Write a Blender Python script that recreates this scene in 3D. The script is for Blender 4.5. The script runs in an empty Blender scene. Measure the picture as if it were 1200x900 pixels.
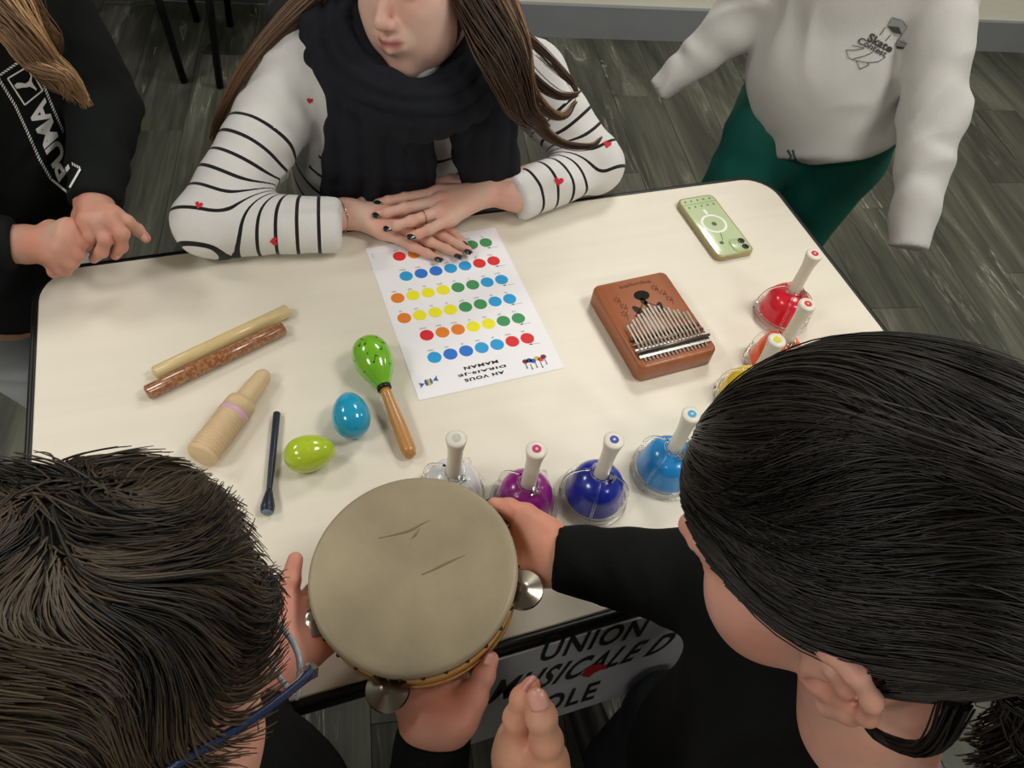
import bpy, bmesh, math, random
import numpy as np
from mathutils import Vector, Matrix
from mathutils.bvhtree import BVHTree
PI = math.pi
RNG = np.random.default_rng(7); random.seed(7)
SC = bpy.context.scene
COL = SC.collection
TZ = 0.74                                     # table top height
CAM = np.array([0., 0., 1.567]); FPX = 900.0  # camera place, focal length in pixels of the 1200x900 frame
RC = np.array([[0.94613465, 0.18516409, -0.26560025], [-0.30652885, 0.77641738, -0.55065063], [0.10425593, 0.60240377, 0.79135352]])
# ---------------------------------------------------------------- camera, world, lights, exposure
cd = bpy.data.cameras.new('camera'); cam = bpy.data.objects.new('camera', cd); COL.objects.link(cam)
cam.matrix_world = Matrix([[*RC[0], CAM[0]], [*RC[1], CAM[1]], [*RC[2], CAM[2]], [0, 0, 0, 1]])
cd.sensor_fit = 'HORIZONTAL'; cd.sensor_width = 36; cd.lens = 36 * FPX / 1200; cd.clip_start = 0.02
SC.camera = cam
w = bpy.data.worlds.new('world'); SC.world = w; w.use_nodes = True
w.node_tree.nodes['Background'].inputs[0].default_value = (0.8, 0.85, 1, 1)
w.node_tree.nodes['Background'].inputs[1].default_value = 0.25
CEIL = 2.65
PANELS = [(-1.5, 0.2), (1.35, 0.2), (-1.5, 1.9), (1.35, 1.9), (-1.5, -1.7), (1.35, -1.7), (3.6, 0.6)]
for i, (x, y) in enumerate(PANELS):
    ld = bpy.data.lights.new('ceiling_light_glow', 'AREA'); ld.shape = 'RECTANGLE'; ld.size = 0.56; ld.size_y = 0.56
    ld.energy = 17; ld.color = (1.0, 0.972, 0.925)
    lo = bpy.data.objects.new('ceiling_light_glow', ld); COL.objects.link(lo); lo.location = (x, y, CEIL - 0.045)
SC.view_settings.view_transform = 'Standard'; SC.view_settings.look = 'None'
SC.view_settings.exposure = 0.0; SC.view_settings.gamma = 1; SC.view_settings.use_curve_mapping = False

# ---------------------------------------------------------------- points: rays of the frame met with a height, a depth or a plane
def ray(px, py): return RC @ np.array([(px - 600) / FPX, -(py - 450) / FPX, -1.0])
def W(px, py, z):
    d = ray(px, py); return CAM + d * ((z - CAM[2]) / d[2])
def C(px, py, d): return CAM + ray(px, py) * d
def YP(px, py, y):
    d = ray(px, py); return CAM + d * (y / d[1])
def nrm(v): v = np.asarray(v, float); return v / np.linalg.norm(v)

# ---------------------------------------------------------------- materials
def lin(c):
    if isinstance(c, str): c = [int(c[i:i + 2], 16) / 255 for i in (0, 2, 4)]
    return tuple(((x / 12.92) if x < 0.04045 else ((x + 0.055) / 1.055) ** 2.4) for x in c) + (1,)
MATS = {}
def mat(name, color=None, rough=0.5, metal=0, bump=0, bscale=80, var=0.0, vscale=8, attr=None, spec=0.5, trans=0, coat=0, sss=0, emit=0, stretch=None, ior=1.45, alpha=1, sheen=0, bdist=0.01):
    if name in MATS: return MATS[name]
    m = bpy.data.materials.new(name); m.use_nodes = True; nt = m.node_tree; b = nt.nodes['Principled BSDF']
    b.inputs['Roughness'].default_value = rough; b.inputs['Metallic'].default_value = metal
    b.inputs['Specular IOR Level'].default_value = spec; b.inputs['IOR'].default_value = ior
    b.inputs['Transmission Weight'].default_value = trans; b.inputs['Coat Weight'].default_value = coat
    b.inputs['Coat Roughness'].default_value = 0.08; b.inputs['Alpha'].default_value = alpha
    b.inputs['Sheen Weight'].default_value = sheen
    if sss: b.inputs['Subsurface Weight'].default_value = sss; b.inputs['Subsurface Radius'].default_value = (1, .35, .2); b.inputs['Subsurface Scale'].default_value = 0.006
    N = nt.nodes.new; L = nt.links.new
    co = N('ShaderNodeTexCoord'); mp = N('ShaderNodeMapping'); L(co.outputs['Object'], mp.inputs[0])
    if stretch: mp.inputs['Scale'].default_value = stretch
    if attr:
        a = N('ShaderNodeAttribute'); a.attribute_name = attr; base = a.outputs['Color']
    else:
        r = N('ShaderNodeRGB'); r.outputs[0].default_value = lin(color) if color else (1, 1, 1, 1); base = r.outputs[0]
    if var:
        n = N('ShaderNodeTexNoise'); n.inputs['Scale'].default_value = vscale; n.inputs['Detail'].default_value = 5; L(mp.outputs[0], n.inputs['Vector'])
        mr = N('ShaderNodeMapRange'); mr.inputs[1].default_value = 0.3; mr.inputs[2].default_value = 0.7; mr.inputs[3].default_value = 1 - var; mr.inputs[4].default_value = 1 + var * 0.6
        L(n.outputs['Fac'], mr.inputs[0])
        mx = N('ShaderNodeMix'); mx.data_type = 'RGBA'; mx.blend_type = 'MULTIPLY'; mx.inputs[0].default_value = 1
        L(base, mx.inputs[6]); L(mr.outputs[0], mx.inputs[7]); base = mx.outputs[2]
    L(base, b.inputs['Base Color'])
    if emit: L(base, b.inputs['Emission Color']); b.inputs['Emission Strength'].default_value = emit
    if bump:
        n = N('ShaderNodeTexNoise'); n.inputs['Scale'].default_value = bscale; n.inputs['Detail'].default_value = 4; L(mp.outputs[0], n.inputs['Vector'])
        bp = N('ShaderNodeBump'); bp.inputs['Strength'].default_value = bump; bp.inputs['Distance'].default_value = bdist
        L(n.outputs['Fac'], bp.inputs['Height']); L(bp.outputs[0], b.inputs['Normal'])
    MATS[name] = m; m['bsdf'] = b.name
    return m

# ---------------------------------------------------------------- mesh helpers
def link(name, me, m=None, parent=None):
    o = bpy.data.objects.new(name, me); COL.objects.link(o)
    if m is not None and me is not None: me.materials.append(m)
    if parent is not None: o.parent = parent
    return o
def mk(name, V, F, m=None, parent=None, smooth=True, attrs=None, origin=None):
    V = np.asarray(V, np.float32)
    if origin is not None: V = V - np.asarray(origin, np.float32)
    me = bpy.data.meshes.new(name)
    if isinstance(F, np.ndarray):
        n, k = F.shape
        me.vertices.add(len(V)); me.vertices.foreach_set('co', V.ravel())
        me.loops.add(n * k); me.loops.foreach_set('vertex_index', F.astype(np.int32).ravel())
        me.polygons.add(n); me.polygons.foreach_set('loop_start', np.arange(0, n * k, k, dtype=np.int32))
        me.polygons.foreach_set('loop_total', np.full(n, k, np.int32))
        me.update(calc_edges=True)
    else:
        me.from_pydata([tuple(map(float, v)) for v in V], [], [tuple(map(int, f)) for f in F])
    me.validate()
    if smooth: me.polygons.foreach_set('use_smooth', np.ones(len(me.polygons), bool))
    for an, (kind, data) in (attrs or {}).items():
        at = me.attributes.new(an, kind, 'POINT')
        at.data.foreach_set('color' if 'COLOR' in kind else 'value', np.asarray(data, np.float32).ravel())
    o = link(name, me, m, parent)
    if name in ('lyrics', 'arrows', 'engraved_flowers', 'case_pattern', 'figure_legs_drawing', 'painted_notes', 'hair'): o['kind'] = 'stuff'
    if origin is not None: o.location = tuple(origin)
    return o
def tag(o, label=None, cat=None, group=None, kind=None):
    if label: o['label'] = label
    if cat: o['category'] = cat
    if group: o['group'] = group
    if kind: o['kind'] = kind
    return o
def thing(name, label, cat, loc=(0, 0, 0), rot=(0, 0, 0), group=None):
    o = bpy.data.objects.new(name, None); COL.objects.link(o); o.location = tuple(map(float, loc)); o.rotation_euler = rot
    o.empty_display_size = 0.05
    return tag(o, label, cat, group)
def join(parts):
    V = []; F = []; n = 0
    for v, f in parts:
        V.append(np.asarray(v, float)); F += [tuple(int(i) + n for i in q) for q in f]; n += len(v)
    return np.concatenate(V), F
def lathe(prof, seg=32, cap=True):
    """profile of (r, z) turned about z"""
    V = []; F = []; n = len(prof)
    for r, z in prof:
        for j in range(seg):
            a = 2 * PI * j / seg; V.append((r * math.cos(a), r * math.sin(a), z))
    for i in range(n - 1):
        for j in range(seg):
            k = (j + 1) % seg; F.append((i * seg + j, i * seg + k, (i + 1) * seg + k, (i + 1) * seg + j))
    if cap:
        F.append(tuple(range(seg))[::-1]); F.append(tuple((n - 1) * seg + j for j in range(seg)))
    return np.array(V), F
def frame(d, up=(0, 0, 1)):
    d = nrm(d); up = np.array(up, float)
    if abs(d @ up) > 0.95: up = np.array((1., 0, 0))
    x = nrm(np.cross(up, d)); y = np.cross(d, x)
    return np.stack([x, y, d], 1)
def place(VF, M=None, t=(0, 0, 0), s=1):
    V, F = VF; V = np.asarray(V) * s
    if M is not None: V = V @ np.asarray(M).T
    return V + np.asarray(t), F
def tube(pts, r, seg=8, closed=False):
    P = np.array(pts, float); n = len(P); rr = np.full(n, r) if np.isscalar(r) else np.array(r, float)
    if closed: T = np.roll(P, -1, 0) - np.roll(P, 1, 0)
    else: T = np.gradient(P, axis=0)
    T /= np.linalg.norm(T, axis=1)[:, None] + 1e-12
    u = frame(T[0])[:, 0]; V = []; F = []
    for i in range(n):
        u = u - T[i] * (u @ T[i]); u /= np.linalg.norm(u); v = np.cross(T[i], u)
        for j in range(seg):
            a = 2 * PI * j / seg; V.append(P[i] + rr[i] * (math.cos(a) * u + math.sin(a) * v))
    for i in range(n if closed else n - 1):
        k = (i + 1) % n
        for j in range(seg):
            l = (j + 1) % seg; F.append((i * seg + j, i * seg + l, k * seg + l, k * seg + j))
    if not closed: F.append(tuple(range(seg))[::-1]); F.append(tuple((n - 1) * seg + j for j in range(seg)))
    return np.array(V), F
def spline(pts, n=24):
    """Catmull-Rom through the points"""
    P = np.array(pts, float); P = np.vstack([2 * P[0] - P[1], P, 2 * P[-1] - P[-2]]); out = []
    m = len(P) - 3
    for t in np.linspace(0, m - 1e-6, n):
        i = int(t); u = t - i; a, b, c, d = P[i:i + 4]
        out.append(0.5 * ((2 * b) + (c - a) * u + (2 * a - 5 * b + 4 * c - d) * u ** 2 + (-a + 3 * b - 3 * c + d) * u ** 3))
    return np.array(out)
def box(x0, x1, y0, y1, z0, z1):
    V = np.array([(x, y, z) for z in (z0, z1) for y in (y0, y1) for x in (x0, x1)], float)
    return V, [(0, 2, 3, 1), (4, 5, 7, 6), (0, 1, 5, 4), (2, 6, 7, 3), (0, 4, 6, 2), (1, 3, 7, 5)]
def rrect(x0, x1, y0, y1, r, n=8):
    pts = []
    for cx, cy, a0 in ((x1 - r, y1 - r, 0), (x0 + r, y1 - r, 90), (x0 + r, y0 + r, 180), (x1 - r, y0 + r, 270)):
        for i in range(n + 1):
            a = math.radians(a0 + 90 * i / n); pts.append((cx + r * math.cos(a), cy + r * math.sin(a)))
    return pts
def prism(outline, levels):
    """levels: list of (inset, z) skins of a convex outline; inset moves towards the centroid along the outline's normal"""
    P = np.array(outline, float); n = len(P)
    T = np.roll(P, -1, 0) - np.roll(P, 1, 0); Nn = np.stack([T[:, 1], -T[:, 0]], 1); Nn /= np.linalg.norm(Nn, axis=1)[:, None] + 1e-12
    V = []; F = []
    for ins, z in levels:
        Q = P - Nn * ins; V += [(q[0], q[1], z) for q in Q]
    for i in range(len(levels) - 1):
        for j in range(n):
            k = (j + 1) % n; F.append((i * n + j, i * n + k, (i + 1) * n + k, (i + 1) * n + j))
    F.append(tuple(range(n))[::-1]); F.append(tuple((len(levels) - 1) * n + j for j in range(n)))
    return np.array(V), F

# ---------------------------------------------------------------- implicit surfaces: tapered limbs melted together, meshed by surface nets
def dseg(X, Y, Z, a, b, ra, rb, flat=0):
    a = np.asarray(a, float); b = np.asarray(b, float); ba = b - a; L2 = ba @ ba + 1e-12
    px, py, pz = X - a[0], Y - a[1], Z - a[2]
    t = (px * ba[0] + py * ba[1] + pz * ba[2]) / L2
    h = np.clip(t, 0, 1)
    d = np.sqrt((px - ba[0] * h) ** 2 + (py - ba[1] * h) ** 2 + (pz - ba[2] * h) ** 2) - (ra + (rb - ra) * h)
    if flat:
        L = math.sqrt(L2); rad = np.sqrt(np.maximum(px * px + py * py + pz * pz - (t * t) * L2, 0)) - (ra + (rb - ra) * np.clip(t, 0, 1))
        dd = np.maximum(rad, (t - 1) * L)
        if flat == 2: dd = np.maximum(dd, -t * L); d = dd
        else: d = np.where(t > 0.5, dd, d)
    return d
def dell(X, Y, Z, c, r, M):
    c = np.asarray(c, float); M = np.eye(3) if M is None else np.asarray(M)
    px, py, pz = X - c[0], Y - c[1], Z - c[2]
    q = [(px * M[0, i] + py * M[1, i] + pz * M[2, i]) for i in range(3)]
    k0 = np.sqrt(sum((q[i] / r[i]) ** 2 for i in range(3))); k1 = np.sqrt(sum((q[i] / r[i] ** 2) ** 2 for i in range(3))) + 1e-9
    return k0 * (k0 - 1) / k1
def smin(a, b, k):
    h = np.maximum(k - np.abs(a - b), 0) / k; return np.minimum(a, b) - h * h * k * 0.25
class Sdf:
    def __init__(s, h, k=0.01): s.h = h; s.k = k; s.base = []; s.branches = []; s.cuts = []; s.cur = s.base
    def c(s, a, b, ra, rb=None, k=None, flat=0): s.cur.append(('c', np.array(a, float), np.array(b, float), ra, ra if rb is None else rb, k or s.k, flat)); return s
    def e(s, c, r, M=None, k=None): s.cur.append(('e', np.array(c, float), r, M, k or s.k)); return s
    def sub(s, c, r, M=None, k=0.004): s.cur.append(('-', np.array(c, float), r, M, k)); return s
    def subc(s, a, b, r, k=0.003): s.cur.append(('-c', np.array(a, float), np.array(b, float), r, k)); return s
    def chain(s, pts, rs, k=None, flat=0):
        for i in range(len(pts) - 1): s.c(pts[i], pts[i + 1], rs[i], rs[i + 1], k, flat if i == len(pts) - 2 else 0)
        return s
    def branch(s): s.cur = []; s.branches.append(s.cur); return s
    def main(s): s.cur = s.base; return s
    def cut(s, p, n, p2=None, n2=None): s.cuts.append((np.array(p, float), nrm(n), None if p2 is None else np.array(p2, float), None if n2 is None else nrm(n2))); return s
    def bb(s, p):
        if p[0] == 'c': lo = np.minimum(p[1] - p[3], p[2] - p[4]); hi = np.maximum(p[1] + p[3], p[2] + p[4]); return lo - p[5], hi + p[5]
        if p[0] == '-c': return np.minimum(p[1], p[2]) - p[3] - p[4], np.maximum(p[1], p[2]) + p[3] + p[4]
        r = max(p[2]); return p[1] - r - p[4], p[1] + r + p[4]
    def run(s):
        allp = s.base + [p for b in s.branches for p in b]
        pos = [s.bb(p) for p in allp if p[0] in 'ce']
        lo = np.min([q[0] for q in pos], 0) - 3 * s.h; hi = np.max([q[1] for q in pos], 0) + 3 * s.h
        n = np.ceil((hi - lo) / s.h).astype(int) + 1; ax = [lo[i] + s.h * np.arange(n[i]) for i in range(3)]
        BIG = 1.0
        def ev(prims, G, off):
            for p in prims:
                a, b = s.bb(p); i0 = np.maximum(((a - lo) / s.h).astype(int) - 3 - off, 0); i1 = np.minimum(((b - lo) / s.h).astype(int) + 5 - off, G.shape)
                if (i1 <= i0).any(): continue
                X = ax[0][off[0] + i0[0]:off[0] + i1[0], None, None]; Y = ax[1][None, off[1] + i0[1]:off[1] + i1[1], None]; Z = ax[2][None, None, off[2] + i0[2]:off[2] + i1[2]]
                sl = tuple(slice(i0[j], i1[j]) for j in range(3))
                if p[0] == 'c': G[sl] = smin(G[sl], dseg(X, Y, Z, p[1], p[2], p[3], p[4], p[6]), p[5])
                elif p[0] == 'e': G[sl] = smin(G[sl], dell(X, Y, Z, p[1], p[2], p[3]), p[4])
                elif p[0] == '-': G[sl] = -smin(-G[sl], dell(X, Y, Z, p[1], p[2], p[3]), p[4])
                else: G[sl] = -smin(-G[sl], dseg(X, Y, Z, p[1], p[2], p[3], p[3]), p[4])
        G = np.full(n, BIG, np.float32); ev(s.base, G, np.zeros(3, int)); R = G.copy() if s.branches else G
        for br in s.branches:
            q = [s.bb(p) for p in br]; a = np.maximum(((np.min([t[0] for t in q], 0) - lo) / s.h).astype(int) - 5, 0); b = np.minimum(((np.max([t[1] for t in q], 0) - lo) / s.h).astype(int) + 6, n)
            B = np.full(b - a, BIG, np.float32); ev(br, B, a); sl = tuple(slice(a[j], b[j]) for j in range(3))
            R[sl] = np.minimum(R[sl], smin(G[sl], B, s.k))
        pln = lambda p, nn: ((ax[0] - p[0]) * nn[0])[:, None, None] + ((ax[1] - p[1]) * nn[1])[None, :, None] + ((ax[2] - p[2]) * nn[2])[None, None, :]
        for p, nn, p2, n2 in s.cuts:
            R = np.maximum(R, pln(p, nn) if p2 is None else np.minimum(pln(p, nn), pln(p2, n2)))
        R[0] = R[-1] = BIG; R[:, 0] = R[:, -1] = BIG; R[:, :, 0] = R[:, :, -1] = BIG
        return nets(R, lo, s.h)
def nets(G, lo, h):
    S = G < 0; n = np.array(G.shape)
    c = np.zeros(n - 1, np.int8)
    for dx in (0, 1):
        for dy in (0, 1):
            for dz in (0, 1): c += S[dx:n[0] - 1 + dx, dy:n[1] - 1 + dy, dz:n[2] - 1 + dz]
    act = (c > 0) & (c < 8); idx = np.full(act.shape, -1, np.int64); I = np.argwhere(act); idx[act] = np.arange(len(I))
    acc = np.zeros((len(I), 3)); cnt = np.zeros(len(I))
    corners = [(a, b, d) for a in (0, 1) for b in (0, 1) for d in (0, 1)]
    for a in corners:
        for axi in range(3):
            if a[axi]: continue
            b = list(a); b[axi] = 1
            ga = G[I[:, 0] + a[0], I[:, 1] + a[1], I[:, 2] + a[2]]; gb = G[I[:, 0] + b[0], I[:, 1] + b[1], I[:, 2] + b[2]]
            m = (ga < 0) != (gb < 0); t = np.where(m, ga / np.where(m, ga - gb, 1), 0)
            p = np.tile(np.array(a, float), (len(I), 1)); p[:, axi] += t; acc += p * m[:, None]; cnt += m
    V = lo + h * (I + acc / cnt[:, None]); Q = []
    for axi in range(3):
        o = [j for j in range(3) if j != axi]
        s0 = [slice(1, n[j] - 1) for j in range(3)]; s1 = list(s0); s0[axi] = slice(0, n[axi] - 1); s1[axi] = slice(1, n[axi])
        A = S[tuple(s0)]; B = S[tuple(s1)]; E = np.argwhere(A != B); E0 = E.copy()
        for j in o: E0[:, j] += 1
        inside = A[tuple(E.T)]
        q = []
        for da, db in ((-1, -1), (0, -1), (0, 0), (-1, 0)):
            t = E0.copy(); t[:, o[0]] += da; t[:, o[1]] += db; q.append(idx[tuple(t.T)])
        q = np.stack(q, 1); flip = inside if axi != 1 else ~inside
        q[~flip] = q[~flip][:, ::-1]; Q.append(q)
    Q = np.concatenate(Q); Q = Q[(Q >= 0).all(1)]
    return V, Q
def vnormals(V, F):
    n = np.cross(V[F[:, 2]] - V[F[:, 0]], V[F[:, 3]] - V[F[:, 1]]); N = np.zeros_like(V)
    for j in range(4): np.add.at(N, F[:, j], n)
    return N / (np.linalg.norm(N, axis=1)[:, None] + 1e-12)
def relax(V, F, it=2, lam=0.5):
    E = np.concatenate([F[:, [0, 1]], F[:, [1, 2]], F[:, [2, 3]], F[:, [3, 0]]])
    for _ in range(it):
        A = np.zeros_like(V); c = np.zeros(len(V)); np.add.at(A, E[:, 0], V[E[:, 1]]); np.add.at(c, E[:, 0], 1)
        V = V + lam * (A / np.maximum(c, 1)[:, None] - V)
    return V
def noise(V, scale, seed=0, n=7):
    r = np.random.default_rng(seed); K = r.normal(size=(n, 3)); K *= (scale * (0.6 + 0.9 * r.random(n)) / np.linalg.norm(K, axis=1))[:, None]; ph = r.random(n) * 6.28
    return np.sin(V @ K.T * 6.28 + ph).sum(1) / math.sqrt(n)
def folds(V, N, amp, scale, seed, axis=None, squash=3.0):
    """cloth creases: sharp ridges, running across `axis`"""
    Q = V.copy()
    if axis is not None:
        axis = nrm(axis); Q = Q + np.outer(Q @ axis, axis) * (squash - 1)
    w1 = noise(Q, scale * 0.5, seed) * 0.35 / scale
    r = 1 - np.abs(noise(Q + w1[:, None], scale, seed + 1, 5)) * 1.1
    msk = np.clip(0.55 + 0.6 * noise(V, scale * 0.6, seed + 2), 0.1, 1)
    return V + N * (amp * (r - 0.3) * msk)[:, None]
def tocolor(n, c, var=0): return np.tile(np.array(lin(c)), (n, 1))

SKIN = mat('skin', attr='Col', rough=0.48, sss=0.12, bump=0.12, bscale=350, var=0.07, vscale=45, spec=0.4, bdist=0.002)
LIP = None
def skin_cols(V, base, reds=(), seed=3):
    c = np.tile(np.array(lin(base)), (len(V), 1)); n = noise(V, 16, seed)
    c[:, 0] *= 1 + 0.03 * n; c[:, 1] *= 1 - 0.05 * n; c[:, 2] *= 1 - 0.06 * n
    for p, r, col, a in reds:
        d = np.linalg.norm(V - np.asarray(p), axis=1); k = a * np.clip(1.4 * (1 - d / r), 0, 1); t = np.array(lin(col)); c = c * (1 - k[:, None]) + t * k[:, None]
    return c

# ---------------------------------------------------------------- hair: thin tapered strands
def strands(P, R, cols, name, m, parent, extra=None, sides=3):
    """P (n,t,3) strands, R (n,t) radii, cols (n,4); extra = (V,F,cols) a quad mesh joined in"""
    n, t, _ = P.shape; T = np.gradient(P, axis=1); T /= np.linalg.norm(T, axis=2)[..., None] + 1e-12
    ref = np.array([0.31, 0.22, 0.92]); U = np.cross(T, ref); U /= np.linalg.norm(U, axis=2)[..., None] + 1e-9; Vv = np.cross(T, U)
    ang = np.arange(sides) * 2 * PI / sides
    X = P[:, :, None, :] + R[:, :, None, None] * (np.cos(ang)[None, None, :, None] * U[:, :, None, :] + np.sin(ang)[None, None, :, None] * Vv[:, :, None, :])
    V = X.reshape(-1, 3); base = (np.arange(n) * t * sides)[:, None, None] + (np.arange(t - 1) * sides)[None, :, None] + np.arange(sides)[None, None, :]
    j2 = (np.arange(sides) + 1) % sides; b2 = (np.arange(n) * t * sides)[:, None, None] + (np.arange(t - 1) * sides)[None, :, None] + j2[None, None, :]
    F = np.stack([base, b2, b2 + sides, base + sides], -1).reshape(-1, 4); cc = np.repeat(cols, t * sides, 0)
    if extra is not None:
        F = np.concatenate([F, extra[1] + len(V)]); V = np.concatenate([V, extra[0]]); cc = np.concatenate([cc, extra[2]])
    return mk(name, V, F, m, parent, attrs={'Col': ('FLOAT_COLOR', cc)})
HAIR = mat('hair', attr='Col', rough=0.42, spec=0.5)
HAIRB = mat('hair_glossy_black', attr='Col', rough=0.36, spec=0.45)
def hcols(n, a, b, seed=0):
    r = np.random.default_rng(seed); t = r.random(n)[:, None] ** 1.3; return np.array(lin(a)) * (1 - t) + np.array(lin(b)) * t
def lock(guide, rad, n, rs, seed, wave=0.0, wfreq=3.0, t=20, tip=0.35, stray=0.15):
    """strands following a guide polyline, spread over radii `rad` (per guide point)"""
    r = np.random.default_rng(seed); G = spline(guide, t); RR = np.interp(np.linspace(0, 1, t), np.linspace(0, 1, len(rad)), rad)
    T = np.gradient(G, axis=0); T /= np.linalg.norm(T, axis=1)[:, None]; u = np.cross(T, [0.2, 0.9, 0.35]); u /= np.linalg.norm(u, axis=1)[:, None]; v = np.cross(T, u)
    a = r.random(n) * 2 * PI; q = np.sqrt(r.random(n)); s = np.linspace(0, 1, t)
    ph = r.random(n) * 6.28; st = 1 + stray * r.normal(size=n)
    da = r.normal(size=n) * 0.6
    A = a[:, None] + da[:, None] * s; q2 = q[:, None] * st[:, None] ** s[None]
    wv = wave * np.sin(wfreq * 2 * PI * s[None] + ph[:, None] * 0.35 + seed)
    P = G[None] + (q2 * RR[None] * np.cos(A))[..., None] * u[None] + (q2 * RR[None] * np.sin(A))[..., None] * v[None] + wv[..., None] * u[None]
    cut = 1 - 0.18 * r.random(n)                   # uneven ends
    idx = s[None] * cut[:, None] * (t - 1); i0 = np.clip(idx.astype(int), 0, t - 2); f = (idx - i0)[..., None]; rows = np.arange(n)[:, None]
    P = P[rows, i0] * (1 - f) + P[rows, i0 + 1] * f
    R = rs * (0.7 + 0.6 * r.random(n))[:, None] * (1 - (1 - tip) * s[None] ** 2)
    return P, R

# ---------------------------------------------------------------- heads: x = the person's right, y = forward, z = up, metres
def head_sdf(h=0.0027, eyes_open=False, nose=1.0, ears=True, neck=(0, -0.035, -0.18), plump=1.0, es=1.0):
    s = Sdf(h, 0.02)
    s.e((0, -.012, .03), (.074, .094, .086)).e((0, .028, -.028), (.061 * plump, .062, .083))
    s.e((0, .040, -.083), (.040 * plump, .040, .034), k=.03).e((0, .066, -.103), (.018, .016, .016), k=.02)
    for x in (-1, 1):
        s.e((x * .042, .052, -.030), (.025, .026, .026), k=.02).e((x * .036 * plump, .045, -.062), (.026, .03, .03), k=.025)
    s.c((-.036, .076, .020), (.036, .076, .020), .010, k=.02)
    for x in (-1, 1): s.sub((x * .031, .094, .001), (.016, .011, .011), k=.012)
    for x in (-1, 1): s.e((x * .031, .0735, .000), (.0135, .0125, .0125), k=.003)
    s.c((0, .084, .010), (0, .106 * nose, -.030), .0065, .0085, k=.012).e((0, .107 * nose, -.033), (.0095, .010, .0085), k=.006)
    for x in (-1, 1): s.e((x * .011, .098, -.037), (.0065, .009, .007), k=.006)
    s.e((0, .082, -.060), (.026, .018, .02), k=.012)
    s.c((-.020, .087, -.062), (-.004, .0985, -.0555), .0028, .0048, k=.004).c((.020, .087, -.062), (.004, .0985, -.0555), .0028, .0048, k=.004)
    s.c((-.015, .091, -.068), (0, .096, -.0695), .0035, .006, k=.004).c((.015, .091, -.068), (0, .096, -.0695), .0035, .006, k=.004)
    s.subc((-.021, .092, -.0622), (0, .105, -.0615), .0012, k=.003).subc((.021, .092, -.0622), (0, .105, -.0615), .0012, k=.003)
    if ears:
        for x in (-1, 1):
            a = 0.30 * x; M = np.array([[math.cos(a), -math.sin(a), 0], [math.sin(a), math.cos(a), 0], [0, 0, 1]]).T
            q = lambda a, b, c: (x * (.076 + (a - .076) * es), -.010 + (b + .010) * es, -.004 + (c + .004) * es)
            s.e(q(.081, -.015, -.004), (.0075 * es, .018 * es, .028 * es), M, k=.008)
            hp_ = [(.077, .001, .002), (.080, -.001, .018), (.085, -.011, .029), (.090, -.023, .026), (.093, -.030, .012), (.093, -.029, -.006), (.089, -.021, -.021), (.084, -.011, -.034)]
            s.chain([q(*p) for p in hp_], [t_ * es for t_ in (.0038, .0040, .0044, .0044, .0042, .0042, .0052, .0070)], k=.006)
            s.chain([q(.088, -.013, .016), q(.089, -.019, .004), q(.087, -.017, -.012), q(.083, -.008, -.022)], [.0034 * es] * 4, k=.005).e(q(.081, .001, -.010), (.005, .0045, .006), k=.005)
            s.sub(q(.092, -.008, -.006), (.008 * es, .006 * es, .009 * es), M, k=.005)
    s.c((0, -.022, -.055), neck, .050, .052, k=.03)
    return s
LIPS = [((x, .096, -.0555 - .006), .013, 'b0605c', .8) for x in (-.012, 0, .012)]
def place_head(name, parent, fwd, up, loc, scale, base, hs, reds=(), extra=None, lips='b0605c'):
    V, F = hs.run(); V = relax(V, F, 1, 0.4)
    rd = [((x, .096, -.0615), .0105, lips, .85) for x in (-.013, -.006, 0, .006, .013)] + list(reds)
    c = skin_cols(V, base, rd)
    M = head_matrix(fwd, up, loc, scale); V = V @ M[0].T + M[1]
    return V, F, c
def head_matrix(fwd, up, loc, scale):
    f = nrm(fwd); u = np.asarray(up, float); u = nrm(u - f * (u @ f)); r = np.cross(f, u)
    return np.stack([r, f, u], 1) * scale, np.asarray(loc, float)
def imgdir(dx, dy, dz):
    """direction given as right, up in the picture and towards the viewer"""
    return RC @ np.array([dx, dy, dz], float)
def cap_sdf(h=0.003, r=(.082, .101, .093), c=(0, -.014, .033), plane=((0, .085, .066), (0, .8, -.6)), extra=None):
    s = Sdf(h, 0.02); s.e(c, r)
    if extra: extra(s)
    s.cut(*plane); return s

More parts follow.
